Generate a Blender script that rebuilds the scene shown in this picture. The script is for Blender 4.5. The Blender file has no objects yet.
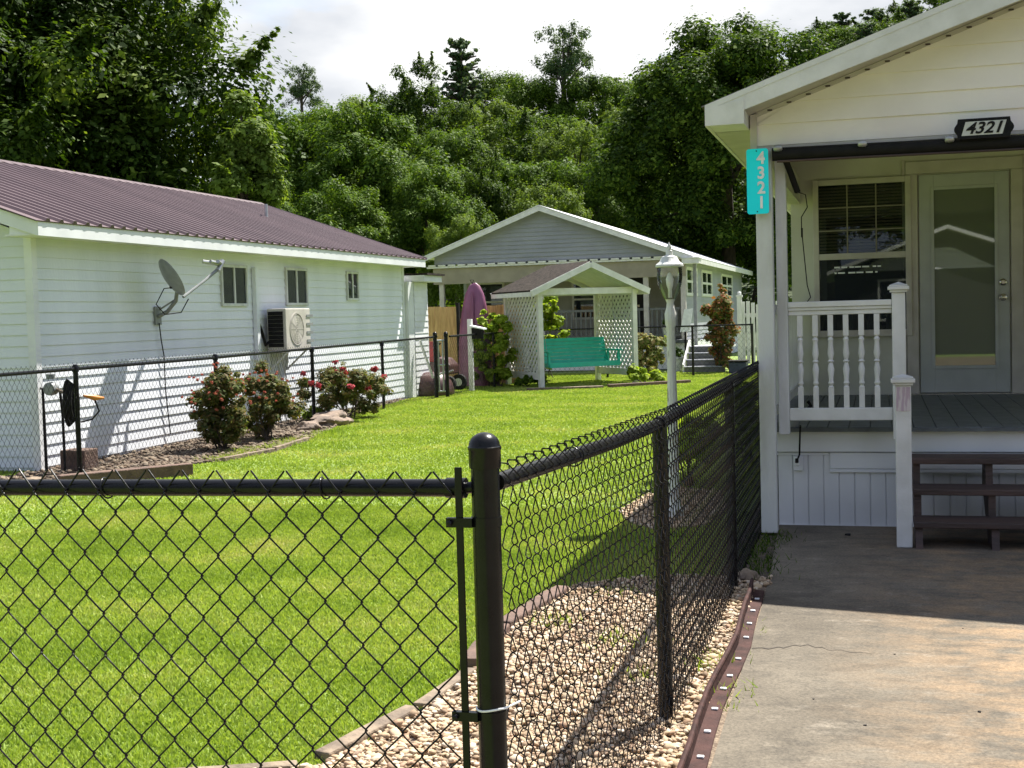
import bpy, math, random
import numpy as np
from mathutils import Vector, Matrix
R = math.radians
scene = bpy.context.scene
col = scene.collection

# ------------------------------------------------------------------ camera
F_PX, CAM_H = 1300.0, 1.48
pitch = math.atan(69 / F_PX); roll = 0.028
yaw = math.atan(368 / F_PX * math.cos(pitch))
fw = Vector((-math.sin(yaw) * math.cos(pitch), math.cos(yaw) * math.cos(pitch), -math.sin(pitch)))
r0 = Vector((math.cos(yaw), math.sin(yaw), 0)); u0 = r0.cross(fw)
cr = r0 * math.cos(roll) - u0 * math.sin(roll)
cu = r0 * math.sin(roll) + u0 * math.cos(roll)
cam = bpy.data.objects.new('camera', bpy.data.cameras.new('camera')); col.objects.link(cam)
cam.matrix_world = Matrix(((cr.x, cu.x, -fw.x, 0), (cr.y, cu.y, -fw.y, 0), (cr.z, cu.z, -fw.z, CAM_H), (0, 0, 0, 1)))
cam.data.sensor_width = 36.0; cam.data.lens = 36.0 * F_PX / 1024
cam.data.clip_start = 0.05; cam.data.clip_end = 3000
scene.camera = cam

# ------------------------------------------------------------------ light
SUN = Vector((0.255, 0.545, 1.0)).normalized()
sl = bpy.data.lights.new('sun', 'SUN'); sl.energy = 4.9; sl.angle = R(0.5); sl.color = (1.0, 0.955, 0.88)
so = bpy.data.objects.new('sun', sl); col.objects.link(so)
so.rotation_euler = SUN.to_track_quat('Z', 'Y').to_euler(); so.location = (0, 0, 30)
world = bpy.data.worlds.new('World'); scene.world = world; world.use_nodes = True
wn, wl = world.node_tree.nodes, world.node_tree.links
wn.clear()
sky = wn.new('ShaderNodeTexSky'); sky.sky_type = 'NISHITA'; sky.sun_disc = False
sky.sun_elevation = math.asin(SUN.z); sky.sun_rotation = math.atan2(SUN.x, SUN.y)
bg1 = wn.new('ShaderNodeBackground'); bg1.inputs[1].default_value = 0.09
wl.new(sky.outputs[0], bg1.inputs[0])
tc = wn.new('ShaderNodeTexCoord'); mp = wn.new('ShaderNodeMapping'); mp.inputs['Scale'].default_value = (1, 1, 2.6)
wl.new(tc.outputs['Generated'], mp.inputs[0])
n1 = wn.new('ShaderNodeTexNoise'); n1.inputs['Scale'].default_value = 2.3; n1.inputs['Detail'].default_value = 9; n1.inputs['Roughness'].default_value = .55
wl.new(mp.outputs[0], n1.inputs[0])
cr1 = wn.new('ShaderNodeValToRGB'); cr1.color_ramp.elements[0].position = .36; cr1.color_ramp.elements[1].position = .50
wl.new(n1.outputs[0], cr1.inputs[0])
n2 = wn.new('ShaderNodeTexNoise'); n2.inputs['Scale'].default_value = 5.5; n2.inputs['Detail'].default_value = 6
wl.new(mp.outputs[0], n2.inputs[0])
cr2 = wn.new('ShaderNodeValToRGB')
cr2.color_ramp.elements[0].position = .34; cr2.color_ramp.elements[0].color = (.60, .63, .68, 1)
cr2.color_ramp.elements[1].position = .62; cr2.color_ramp.elements[1].color = (1.0, 1.0, 1.0, 1)
wl.new(n2.outputs[0], cr2.inputs[0])
bg2 = wn.new('ShaderNodeBackground'); bg2.inputs[1].default_value = 0.42
wl.new(cr2.outputs[0], bg2.inputs[0])
# the cloud is thinner and brighter low in front, on the sun's side; duller overhead and behind
dt = wn.new('ShaderNodeVectorMath'); dt.operation = 'DOT_PRODUCT'; dt.inputs[1].default_value = Vector((-.22, .95, .20)).normalized()
wl.new(tc.outputs['Generated'], dt.inputs[0])
mr0 = wn.new('ShaderNodeMapRange'); mr0.inputs[1].default_value = .70; mr0.inputs[2].default_value = .95; mr0.inputs[3].default_value = .32; mr0.inputs[4].default_value = .47
mcol = wn.new('ShaderNodeMixRGB'); mcol.blend_type = 'MULTIPLY'; mcol.inputs[0].default_value = 1
mr1 = wn.new('ShaderNodeMapRange'); mr1.inputs[1].default_value = .5; mr1.inputs[2].default_value = .92
wl.new(dt.outputs['Value'], mr1.inputs[0]); tint = wn.new('ShaderNodeMixRGB'); tint.inputs[1].default_value = (.88, .96, 1.24, 1); tint.inputs[2].default_value = (1.0, 1.0, 1.0, 1)
wl.new(mr1.outputs[0], tint.inputs[0]); wl.new(cr2.outputs[0], mcol.inputs[1]); wl.new(tint.outputs[0], mcol.inputs[2]); wl.new(mcol.outputs[0], bg2.inputs[0])
wl.new(dt.outputs['Value'], mr0.inputs[0]); wl.new(mr0.outputs[0], bg2.inputs[1])
mx = wn.new('ShaderNodeMixShader'); wl.new(cr1.outputs[0], mx.inputs[0]); wl.new(bg1.outputs[0], mx.inputs[1]); wl.new(bg2.outputs[0], mx.inputs[2])
wo = wn.new('ShaderNodeOutputWorld'); wl.new(mx.outputs[0], wo.inputs[0])
vs = scene.view_settings
vs.view_transform = 'Standard'; vs.look = 'None'; vs.gamma = 1; vs.exposure = 1.35; vs.use_curve_mapping = False
scene.render.engine = 'CYCLES'
scene.cycles.max_bounces = 6; scene.cycles.transparent_max_bounces = 12

# ------------------------------------------------------------------ materials
def mat(name, c, c2=None, rough=.6, scale=8.0, detail=4, bump=0.0, bscale=None, metal=0.0, spec=.5, stretch=(1, 1, 1), lo=.35, hi=.65, coords='pos'):
    m = bpy.data.materials.new(name); m.use_nodes = True
    nt = m.node_tree; n, l = nt.nodes, nt.links
    b = n['Principled BSDF']; b.inputs['Roughness'].default_value = rough; b.inputs['Metallic'].default_value = metal
    b.inputs['Specular IOR Level'].default_value = spec
    g = n.new('ShaderNodeNewGeometry'); mpn = n.new('ShaderNodeMapping'); mpn.inputs['Scale'].default_value = stretch
    l.new(g.outputs['Position'], mpn.inputs[0])
    if c2 is None: c2 = tuple(v * .82 for v in c)
    nz = n.new('ShaderNodeTexNoise'); nz.inputs['Scale'].default_value = scale; nz.inputs['Detail'].default_value = detail
    l.new(mpn.outputs[0], nz.inputs[0])
    rp = n.new('ShaderNodeValToRGB'); rp.color_ramp.elements[0].position = lo; rp.color_ramp.elements[1].position = hi
    rp.color_ramp.elements[0].color = (*c2, 1); rp.color_ramp.elements[1].color = (*c, 1)
    l.new(nz.outputs[0], rp.inputs[0]); l.new(rp.outputs[0], b.inputs['Base Color'])
    if bump:
        nb = n.new('ShaderNodeTexNoise'); nb.inputs['Scale'].default_value = bscale or scale * 4; nb.inputs['Detail'].default_value = 5
        l.new(mpn.outputs[0], nb.inputs[0])
        bp = n.new('ShaderNodeBump'); bp.inputs['Strength'].default_value = bump; bp.inputs['Distance'].default_value = .02
        l.new(nb.outputs[0], bp.inputs['Height']); l.new(bp.outputs[0], b.inputs['Normal'])
    return m

def leafmat(name, cols, trans=.35, rough=.55, tcol=None, patch=None):
    m = bpy.data.materials.new(name); m.use_nodes = True
    nt = m.node_tree; n, l = nt.nodes, nt.links
    b = n['Principled BSDF']; b.inputs['Roughness'].default_value = rough; b.inputs['Specular IOR Level'].default_value = .08
    g = n.new('ShaderNodeNewGeometry')
    rp = n.new('ShaderNodeValToRGB'); e = rp.color_ramp.elements
    e[0].position = 0; e[0].color = (*cols[0], 1); e[1].position = 1; e[1].color = (*cols[-1], 1)
    for i, c in enumerate(cols[1:-1]):
        x = e.new((i + 1) / (len(cols) - 1)); x.color = (*c, 1)
    if patch:
        nz = n.new('ShaderNodeTexNoise'); nz.inputs['Scale'].default_value = patch; nz.inputs['Detail'].default_value = 3
        l.new(g.outputs['Position'], nz.inputs[0])
        a = n.new('ShaderNodeMath'); a.operation = 'MULTIPLY_ADD'; a.inputs[1].default_value = .45; l.new(g.outputs['Random Per Island'], a.inputs[0])
        a2 = n.new('ShaderNodeMath'); a2.operation = 'MULTIPLY_ADD'; a2.inputs[1].default_value = 1.6; a2.inputs[2].default_value = -.52
        l.new(nz.outputs[0], a2.inputs[0]); l.new(a2.outputs[0], a.inputs[2]); l.new(a.outputs[0], rp.inputs[0])
    else:
        l.new(g.outputs['Random Per Island'], rp.inputs[0])
    l.new(rp.outputs[0], b.inputs['Base Color'])
    t = n.new('ShaderNodeBsdfTranslucent'); h = n.new('ShaderNodeMixRGB'); h.blend_type = 'MULTIPLY'; h.inputs[0].default_value = 1
    h.inputs[2].default_value = (*(tcol or (1.5, 1.5, .5)), 1); l.new(rp.outputs[0], h.inputs[1]); l.new(h.outputs[0], t.inputs[0])
    ms = n.new('ShaderNodeMixShader'); ms.inputs[0].default_value = trans
    l.new(b.outputs[0], ms.inputs[1]); l.new(t.outputs[0], ms.inputs[2])
    l.new(ms.outputs[0], n['Material Output'].inputs[0])
    return m

def islandmat(name, cols, rough=.8, bump=.3):
    m = bpy.data.materials.new(name); m.use_nodes = True
    nt = m.node_tree; n, l = nt.nodes, nt.links
    b = n['Principled BSDF']; b.inputs['Roughness'].default_value = rough; b.inputs['Specular IOR Level'].default_value = .3
    g = n.new('ShaderNodeNewGeometry'); rp = n.new('ShaderNodeValToRGB'); e = rp.color_ramp.elements
    e[0].color = (*cols[0], 1); e[1].color = (*cols[-1], 1)
    for i, c in enumerate(cols[1:-1]):
        x = e.new((i + 1) / (len(cols) - 1)); x.color = (*c, 1)
    l.new(g.outputs['Random Per Island'], rp.inputs[0])
    nz = n.new('ShaderNodeTexNoise'); nz.inputs['Scale'].default_value = 60; l.new(g.outputs['Position'], nz.inputs[0])
    mxr = n.new('ShaderNodeMixRGB'); mxr.blend_type = 'MULTIPLY'; mxr.inputs[0].default_value = .5
    l.new(rp.outputs[0], mxr.inputs[1]); l.new(nz.outputs[0], mxr.inputs[2]); 
    br = n.new('ShaderNodeMixRGB'); br.blend_type = 'MIX'; br.inputs[0].default_value = .35; l.new(mxr.outputs[0], br.inputs[1]); l.new(rp.outputs[0], br.inputs[2])
    l.new(br.outputs[0], b.inputs['Base Color'])
    bp = n.new('ShaderNodeBump'); bp.inputs['Strength'].default_value = bump; bp.inputs['Distance'].default_value = .005
    l.new(nz.outputs[0], bp.inputs['Height']); l.new(bp.outputs[0], b.inputs['Normal'])
    return m

def glassmat(name, tint=(.02, .025, .02), mixv=.0, ior=1.5, clear=(.80, .84, .80)):
    """window glass: mirror reflection by Fresnel over a clear or dark pane"""
    m = bpy.data.materials.new(name); m.use_nodes = True
    nt = m.node_tree; n, l = nt.nodes, nt.links; n.remove(n['Principled BSDF'])
    gl = n.new('ShaderNodeBsdfGlossy'); gl.inputs['Roughness'].default_value = .015; gl.inputs[0].default_value = (.9, .95, .92, 1)
    tr = n.new('ShaderNodeBsdfTransparent'); tr.inputs[0].default_value = (*clear, 1)
    df = n.new('ShaderNodeBsdfDiffuse'); df.inputs[0].default_value = (*tint, 1)
    m1 = n.new('ShaderNodeMixShader'); m1.inputs[0].default_value = mixv; l.new(tr.outputs[0], m1.inputs[1]); l.new(df.outputs[0], m1.inputs[2])
    fr = n.new('ShaderNodeFresnel'); fr.inputs[0].default_value = ior
    m2 = n.new('ShaderNodeMixShader'); l.new(fr.outputs[0], m2.inputs[0]); l.new(m1.outputs[0], m2.inputs[1]); l.new(gl.outputs[0], m2.inputs[2])
    l.new(m2.outputs[0], n['Material Output'].inputs[0])
    return m

M = {}
M['siding_green'] = mat('pale_green_vinyl', (.73, .75, .79), (.62, .65, .68), .45, 1.6, 8, .15, 30, stretch=(1, 1, .3), lo=.3, hi=.6)
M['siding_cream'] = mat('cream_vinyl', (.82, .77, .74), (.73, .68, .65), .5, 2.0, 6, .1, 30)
M['siding_grey'] = mat('blue_grey_vinyl', (.29, .30, .325), (.24, .25, .27), .5, 1.5, 4)
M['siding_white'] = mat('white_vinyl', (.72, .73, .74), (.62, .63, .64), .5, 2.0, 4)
M['white'] = mat('white_paint', (.68, .68, .66), (.58, .58, .55), .45, 7, 6, .1, 60)
M['white_dirty'] = mat('weathered_white_paint', (.60, .61, .59), (.42, .42, .38), .55, 5, 8, .2, 60, stretch=(1, 1, .35), lo=.30, hi=.55)
M['peeling'] = mat('peeling_paint', (.66, .66, .62), (.16, .13, .10), .7, 9, 8, .4, 60, stretch=(1, 1, .45), lo=.36, hi=.44)
M['siding_shade'] = mat('shaded_grey_vinyl', (.33, .34, .38), (.28, .29, .33), .5, 2, 4)  # white vinyl darkened to carry the far side wall's shade; grey treads share it
M['rail_grey'] = mat('dark_grey_paint', (.13, .135, .13), None, .6, 10)
M['muntin'] = mat('tan_muntin', (.20, .18, .13), None, .5, 10)
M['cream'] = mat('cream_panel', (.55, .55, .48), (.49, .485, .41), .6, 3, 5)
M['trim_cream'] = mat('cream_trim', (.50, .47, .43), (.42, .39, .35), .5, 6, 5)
M['black'] = mat('black_vinyl_coat', (.006, .006, .007), (.009, .009, .010), .27, 30, 3, .03, 120, spec=.24)
M['black_matte'] = mat('black_matte', (.012, .011, .011), (.008, .008, .008), .75, 20, spec=.2)
M['roof_metal'] = mat('mauve_metal_roof', (.118, .078, .084), (.088, .057, .063), .5, .9, 8, .08, 8, metal=.0, spec=.4, stretch=(.3, 1.4, 1))
M['shingle'] = mat('brown_shingle', (.055, .045, .037), (.020, .017, .014), .95, 14, 6, .6, 40, spec=.1)
M['shingle_grey'] = mat('grey_shingle', (.22, .21, .20), (.13, .125, .12), .9, 12, 6, .5, 40)
M['white_metal'] = mat('white_metal_roof', (.80, .80, .80), (.70, .70, .70), .4, 2, 4)
M['deck'] = mat('painted_deck', (.11, .125, .13), (.065, .075, .08), .5, 9, 6, .2, 50)
M['step_wood'] = mat('dark_brown_step', (.075, .045, .036), (.036, .024, .02), .65, 6, 6, .3, 40, stretch=(.3, 2, 2))
M['dark_inside_shade'] = mat('dark_interior_shade', (.018, .017, .015), (.010, .010, .009), .8, 3)
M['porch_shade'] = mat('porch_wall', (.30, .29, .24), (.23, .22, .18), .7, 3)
M['door'] = mat('painted_door', (.42, .44, .43), (.37, .385, .375), .4, 5)
M['door_glass'] = glassmat('door_glass', (.16, .18, .13), .85, 2.0)
M['glass'] = glassmat('window_glass', (.02, .02, .02), .1)
M['glass_dark'] = glassmat('dark_window_glass', (.02, .025, .03), .8)
M['blind'] = mat('brown_blind', (.19, .15, .105), (.14, .11, .08), .5, 9)
M['metal'] = mat('satin_metal', (.55, .52, .46), (.45, .42, .36), .25, 20, metal=.9)
M['galv'] = mat('galvanised', (.42, .43, .43), (.30, .31, .31), .4, 12, metal=.6)
M['grey_plastic'] = mat('grey_plastic', (.23, .24, .24), (.17, .18, .18), .45, 10)
M['dish'] = mat('dish_grey', (.26, .27, .29), (.20, .21, .22), .4, 8)
M['teal'] = mat('reflective_teal', (.0, .86, .98), (.0, .84, .95), .35, 5)  # base colour raised to stand in for the sheeting's flash glow
M['sign_white'] = mat('sign_white', (.85, .87, .87), None, .4, 10)
M['plate'] = mat('plate_face', (.52, .53, .50), None, .4, 10)
M['tan_fence'] = mat('tan_fence_board', (.50, .33, .13), (.34, .21, .075), .7, 6, 6, .3, 40, stretch=(3, 3, .4))
M['kayak'] = mat('magenta_plastic', (.25, .085, .155), (.17, .055, .105), .35, 2, 4)
M['bench'] = mat('green_bench_paint', (.025, .55, .39), (.02, .47, .33), .45, 8)
M['concrete'] = None
M['edging'] = mat('brown_edging', (.070, .034, .029), (.036, .019, .017), .75, 14, 5, .3, 60, spec=.15)
M['stone_tan'] = mat('tan_stone', (.25, .19, .13), (.12, .09, .065), .85, 9, 6, .6, 40)
M['rock'] = mat('brown_rock', (.27, .20, .15), (.13, .10, .08), .9, 7, 8, .9, 25)
M['block'] = mat('brown_block', (.16, .10, .075), (.10, .065, .05), .9, 12, 5, .5, 60)
M['bark'] = mat('bark', (.10, .075, .055), (.045, .035, .028), .9, 6, 6, .8, 25, stretch=(2, 2, .4))
M['mulch'] = mat('mulch_soil', (.13, .095, .065), (.045, .033, .025), .95, 25, 6, .9, 60)
M['gravel_base'] = mat('gravel_fines', (.30, .23, .16), (.14, .10, .07), .95, 45, 5, .9, 90)
M['red'] = mat('red_enamel', (.30, .02, .02), (.20, .015, .015), .35, 6)
M['maroon'] = mat('maroon_plastic', (.09, .04, .038), (.05, .025, .024), .4, 5)
M['orange'] = mat('orange_plastic', (.55, .20, .03), None, .4, 6)
M['lamp_glass'] = glassmat('lamp_globe_glass', (.6, .6, .55), .05, 1.4, (.97, .97, .96))
M['flower'] = leafmat('rose_petals', [(.55, .02, .04), (.62, .06, .07), (.45, .02, .03)], .3, tcol=(1.2, .6, .6))
M['flower_pink'] = leafmat('faded_petals', [(.42, .12, .09), (.50, .22, .15), (.33, .07, .06)], .3, tcol=(1.2, .8, .6))
M['flower_muted'] = leafmat('rose_petals_muted', [(.36, .03, .05), (.45, .09, .10), (.30, .03, .05)], .25, tcol=(1.1, .7, .7))
M['lawn_leaf'] = leafmat('grass_blades', [(.155, .235, .034), (.235, .33, .052), (.32, .40, .085), (.44, .43, .17)], .34, .5, (1.3, 1.3, .6), patch=1.1)
M['leaf_oak'] = leafmat('leaf_dark_sunlit_patches', [(.012, .028, .004), (.022, .046, .006), (.055, .095, .012), (.19, .25, .045)], .38, patch=.75)  # bright noise patches paint sunlit leaf clusters into the colour
M['leaf_mid'] = leafmat('leaf_mid_green', [(.034, .070, .009), (.064, .12, .013), (.145, .215, .028)], .33)
M['leaf_light'] = leafmat('leaf_light_green', [(.065, .11, .018), (.105, .16, .028), (.17, .23, .05)], .38)
M['leaf_pine'] = leafmat('pine_needles', [(.045, .080, .035), (.068, .11, .045), (.10, .145, .055)], .25)
M['leaf_dark'] = leafmat('leaf_deep_green', [(.020, .045, .007), (.036, .072, .009), (.12, .18, .025)], .38)
M['leaf_yellow'] = leafmat('leaf_yellow_green', [(.15, .23, .02), (.24, .33, .035), (.33, .40, .07)], .45)
M['leaf_rose'] = leafmat('rose_leaves', [(.045, .06, .022), (.09, .12, .035), (.15, .10, .045), (.16, .18, .07)], .3)
M['leaf_tan'] = leafmat('leaf_tan_green', [(.09, .13, .03), (.15, .19, .05), (.28, .20, .11), (.20, .23, .08)], .3)
M['leaf_red'] = leafmat('red_tip_leaves', [(.05, .09, .02), (.12, .15, .04), (.32, .09, .05), (.20, .20, .06)], .3)
M['pebble'] = islandmat('pebbles', [(.20, .13, .08), (.50, .36, .22), (.68, .58, .44), (.38, .24, .15), (.62, .46, .28), (.40, .32, .22)], .75)

# concrete with stains and hairline cracks
def concrete():
    m = bpy.data.materials.new('driveway_concrete'); m.use_nodes = True
    nt = m.node_tree; n, l = nt.nodes, nt.links; b = n['Principled BSDF']; b.inputs['Roughness'].default_value = .85; b.inputs['Specular IOR Level'].default_value = .3
    g = n.new('ShaderNodeNewGeometry')
    def noise(s, d=6, st=(1, 1, 1), rg=.6):
        mpn = n.new('ShaderNodeMapping'); mpn.inputs['Scale'].default_value = st; l.new(g.outputs['Position'], mpn.inputs[0])
        z = n.new('ShaderNodeTexNoise'); z.inputs['Scale'].default_value = s; z.inputs['Detail'].default_value = d; z.inputs['Roughness'].default_value = rg
        l.new(mpn.outputs[0], z.inputs[0]); return z.outputs[0]
    def ramp(src, a, ca, bb, cb):
        r = n.new('ShaderNodeValToRGB'); r.color_ramp.elements[0].position = a; r.color_ramp.elements[0].color = (*ca, 1)
        r.color_ramp.elements[1].position = bb; r.color_ramp.elements[1].color = (*cb, 1); l.new(src, r.inputs[0]); return r.outputs[0]
    def mixc(f, a, c, mode='MIX'):
        x = n.new('ShaderNodeMixRGB'); x.blend_type = mode
        if isinstance(f, float): x.inputs[0].default_value = f
        else: l.new(f, x.inputs[0])
        l.new(a, x.inputs[1])
        if isinstance(c, tuple): x.inputs[2].default_value = (*c, 1)
        else: l.new(c, x.inputs[2])
        return x.outputs[0]
    base = ramp(noise(.9, 8), .35, (.098, .082, .060), .65, (.170, .145, .108))
    s = n.new('ShaderNodeSeparateXYZ'); l.new(g.outputs['Position'], s.inputs[0])
    # rusty wash towards the right of the drive
    mr = n.new('ShaderNodeMapRange'); mr.inputs[1].default_value = -.3; mr.inputs[2].default_value = .5; l.new(s.outputs[0], mr.inputs[0])
    st = ramp(noise(2.3, 10, (1, 1.7, 1), .74), .42, (0, 0, 0), .60, (.9, .9, .9))
    mm = n.new('ShaderNodeMath'); mm.operation = 'MULTIPLY'; l.new(mr.outputs[0], mm.inputs[0]); l.new(st, mm.inputs[1])
    c1 = mixc(mm.outputs[0], base, (.28, .19, .108))
    pale = ramp(noise(3.6, 10, (1, 1.9, 1), .78), .55, (0, 0, 0), .68, (.75, .75, .75))
    c2 = mixc(pale, c1, (.25, .215, .165))
    c3 = mixc(.75, c2, ramp(noise(75, 8, (1, 1, 1), .85), .36, (.38, .38, .38), .60, (1.25, 1.25, 1.25)), 'MULTIPLY')
    dk = ramp(noise(5, 10, (1, 1.6, 1), .75), .36, (.55, .56, .58), .52, (1, 1, 1))
    c4 = mixc(.7, c3, dk, 'MULTIPLY')
    l.new(c4, b.inputs['Base Color'])
    bp = n.new('ShaderNodeBump'); bp.inputs['Strength'].default_value = .35; bp.inputs['Distance'].default_value = .006
    l.new(noise(70, 5), bp.inputs['Height']); l.new(bp.outputs[0], b.inputs['Normal'])
    return m
M['concrete'] = concrete()
M['ground'] = mat('turf_soil', (.20, .27, .05), (.13, .19, .035), .95, 1.3, 8, .5, 60)
M['hill'] = mat('forest_floor', (.035, .055, .015), (.02, .032, .01), .95, .3, 6)
M['crack'] = mat('dark_crack', (.05, .04, .03), None, .9)

# ------------------------------------------------------------------ mesh helpers
def finish(o, m, parent=None, smooth=None, bevel=0):
    if m is not None: o.data.materials.append(m)
    col.objects.link(o)
    if parent is not None: o.parent = parent
    if smooth:
        o.data.polygons.foreach_set('use_smooth', [True] * len(o.data.polygons))
        o.data.set_sharp_from_angle(angle=R(smooth))
    if bevel:
        b = o.modifiers.new('bevel', 'BEVEL'); b.width = bevel; b.segments = 2; b.limit_method = 'ANGLE'
        b.harden_normals = False
    return o

class MB:
    def __init__(s): s.v = []; s.f = []
    def add(s, vs, fs):
        k = len(s.v); s.v += [tuple(p) for p in vs]; s.f += [tuple(i + k for i in f) for f in fs]; return s
    def box(s, x0, x1, y0, y1, z0, z1, mtx=None):
        v = [(x, y, z) for x in (x0, x1) for y in (y0, y1) for z in (z0, z1)]
        if mtx is not None: v = [mtx @ Vector(p) for p in v]
        return s.add(v, [(0, 1, 3, 2), (4, 6, 7, 5), (0, 4, 5, 1), (2, 3, 7, 6), (0, 2, 6, 4), (1, 5, 7, 3)])
    def beam(s, a, b, w, h, up=(0, 0, 1)):
        a, b = Vector(a), Vector(b); d = (b - a); L = d.length; d.normalize(); upv = Vector(up)
        if abs(d.dot(upv)) > .98: upv = Vector((0, 1, 0))
        sd = d.cross(upv).normalized(); u = sd.cross(d).normalized()
        v = []
        for p in (a, b):
            for i, j in ((-1, -1), (1, -1), (1, 1), (-1, 1)): v.append(p + sd * (w / 2 * i) + u * (h / 2 * j))
        return s.add(v, [(0, 3, 2, 1), (4, 5, 6, 7), (0, 1, 5, 4), (1, 2, 6, 5), (2, 3, 7, 6), (3, 0, 4, 7)])
    def tube(s, pts, r, n=8, caps=True):
        pts = [Vector(p) for p in pts]; rs = r if isinstance(r, (list, tuple)) else [r] * len(pts)
        ref = None; rings = []
        for i, p in enumerate(pts):
            t = (pts[min(i + 1, len(pts) - 1)] - pts[max(i - 1, 0)])
            if t.length < 1e-9: t = Vector((0, 0, 1))
            t.normalize()
            if ref is None:
                ref = Vector((0, 0, 1)) if abs(t.z) < .9 else Vector((1, 0, 0))
            a = t.cross(ref).normalized(); b = a.cross(t).normalized(); ref = b
            rings.append([p + (a * math.cos(2 * math.pi * k / n) + b * math.sin(2 * math.pi * k / n)) * rs[i] for k in range(n)])
        v = [q for rg in rings for q in rg]; f = []
        for i in range(len(pts) - 1):
            for k in range(n):
                k2 = (k + 1) % n; f.append((i * n + k, i * n + k2, (i + 1) * n + k2, (i + 1) * n + k))
        if caps: f.append(tuple(range(n))[::-1]); f.append(tuple((len(pts) - 1) * n + k for k in range(n)))
        return s.add(v, f)
    def lathe(s, prof, c=(0, 0, 0), n=20, mtx=None):
        v = []; f = []
        for r, z in prof:
            for k in range(n):
                a = 2 * math.pi * k / n; p = Vector((r * math.cos(a), r * math.sin(a), z))
                if mtx is not None: p = mtx @ p
                v.append(p + Vector(c))
        for i in range(len(prof) - 1):
            for k in range(n):
                k2 = (k + 1) % n; f.append((i * n + k, i * n + k2, (i + 1) * n + k2, (i + 1) * n + k))
        f.append(tuple(range(n))[::-1]); f.append(tuple((len(prof) - 1) * n + k for k in range(n)))
        return s.add(v, f)
    def prism(s, poly, z0, z1):
        n = len(poly); v = [(x, y, z0) for x, y in poly] + [(x, y, z1) for x, y in poly]
        f = [tuple(range(n))[::-1], tuple(range(n, 2 * n))] + [(i, (i + 1) % n, n + (i + 1) % n, n + i) for i in range(n)]
        return s.add(v, f)
    def extrude(s, poly, d):   # poly: list of 3D points, d: vector
        n = len(poly); d = Vector(d); v = [Vector(p) for p in poly] + [Vector(p) + d for p in poly]
        f = [tuple(range(n))[::-1], tuple(range(n, 2 * n))] + [(i, (i + 1) % n, n + (i + 1) % n, n + i) for i in range(n)]
        return s.add(v, f)
    def build(s, name, m, parent=None, smooth=None, bevel=0, loc=None):
        me = bpy.data.meshes.new(name)
        v = s.v
        org = None
        if parent is not None: org = parent.location
        elif loc is not None: org = Vector(loc)
        if org is not None and parent is not None:
            q = parent
            tot = Vector((0, 0, 0))
            while q is not None: tot += q.location; q = q.parent
            v = [(p[0] - tot.x, p[1] - tot.y, p[2] - tot.z) for p in v]
        elif org is not None:
            v = [(p[0] - org.x, p[1] - org.y, p[2] - org.z) for p in v]
        me.from_pydata(v, [], s.f); me.update()
        o = bpy.data.objects.new(name, me)
        if loc is not None and parent is None: o.location = loc
        return finish(o, m, parent, smooth, bevel)

def tag(o, label, cat=None, group=None, kind=None):
    if label: o['label'] = label
    if cat: o['category'] = cat
    if group: o['group'] = group
    if kind: o['kind'] = kind
    return o
def thing(name, loc, label, cat, group=None):
    o = bpy.data.objects.new(name, None); col.objects.link(o); o.location = loc; o.empty_display_size = .2
    return tag(o, label, cat, group)
def copy_tree(o, parent=None):
    c = o.copy(); col.objects.link(c); c.parent = parent
    for ch in list(o.children): copy_tree(ch, c)
    return c
def quads_mesh(name, V, m, tri=False, parent=None):
    """V: (n,k,3) array, k=3 or 4"""
    n, k = V.shape[:2]
    me = bpy.data.meshes.new(name); me.vertices.add(n * k); me.vertices.foreach_set('co', V.astype(np.float32).ravel())
    me.loops.add(n * k); me.loops.foreach_set('vertex_index', np.arange(n * k, dtype=np.int32))
    me.polygons.add(n); me.polygons.foreach_set('loop_start', np.arange(0, n * k, k, dtype=np.int32))
    me.polygons.foreach_set('loop_total', np.full(n, k, dtype=np.int32)); me.update(calc_edges=True)
    o = bpy.data.objects.new(name, me); return finish(o, m, parent)
def text(name, s, size, m, parent, mtx, extrude=.002, shear=0.0, sx=1.0, offset=0.0):
    c = bpy.data.curves.new(name, 'FONT'); c.body = s; c.size = size; c.extrude = extrude; c.shear = shear
    c.align_x = 'CENTER'; c.align_y = 'CENTER'; c.offset = offset
    t = bpy.data.objects.new('tmp', c); col.objects.link(t)
    bpy.context.view_layer.update()
    me = bpy.data.meshes.new_from_object(t.evaluated_get(bpy.context.evaluated_depsgraph_get()))
    bpy.data.objects.remove(t); bpy.data.curves.remove(c)
    me.transform(Matrix.Diagonal((sx, 1, 1, 1))); me.transform(mtx)
    tot = Vector((0, 0, 0)); q = parent
    while q is not None: tot += q.location; q = q.parent
    me.transform(Matrix.Translation(-tot)); me.name = name
    o = bpy.data.objects.new(name, me); return finish(o, m, parent)

rng = np.random.default_rng(7); random.seed(7)

def siding(mb, origin, udir, out, z0, z1, u0f, u1f, course=.11, lip=.012):
    """lapped boards; u0f/u1f give the extent at height z"""
    O = Vector(origin); U = Vector(udir).normalized(); N = Vector(out).normalized(); z = z0
    while z < z1 - 1e-4:
        zt = min(z + course, z1)
        a0, a1, b0, b1 = u0f(z), u1f(z), u0f(zt), u1f(zt)
        P = lambda u, zz, k: O + U * u + Vector((0, 0, zz)) + N * k
        if a1 - a0 > .01:
            if b1 < b0: b0 = b1 = (b0 + b1) / 2
            mb.add([P(a0, z, lip), P(a1, z, lip), P(b1, zt, .001), P(b0, zt, .001), P(a0, z, -.002), P(a1, z, -.002)], [(0, 1, 2, 3), (4, 5, 1, 0)])
        z = zt
    return mb

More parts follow.
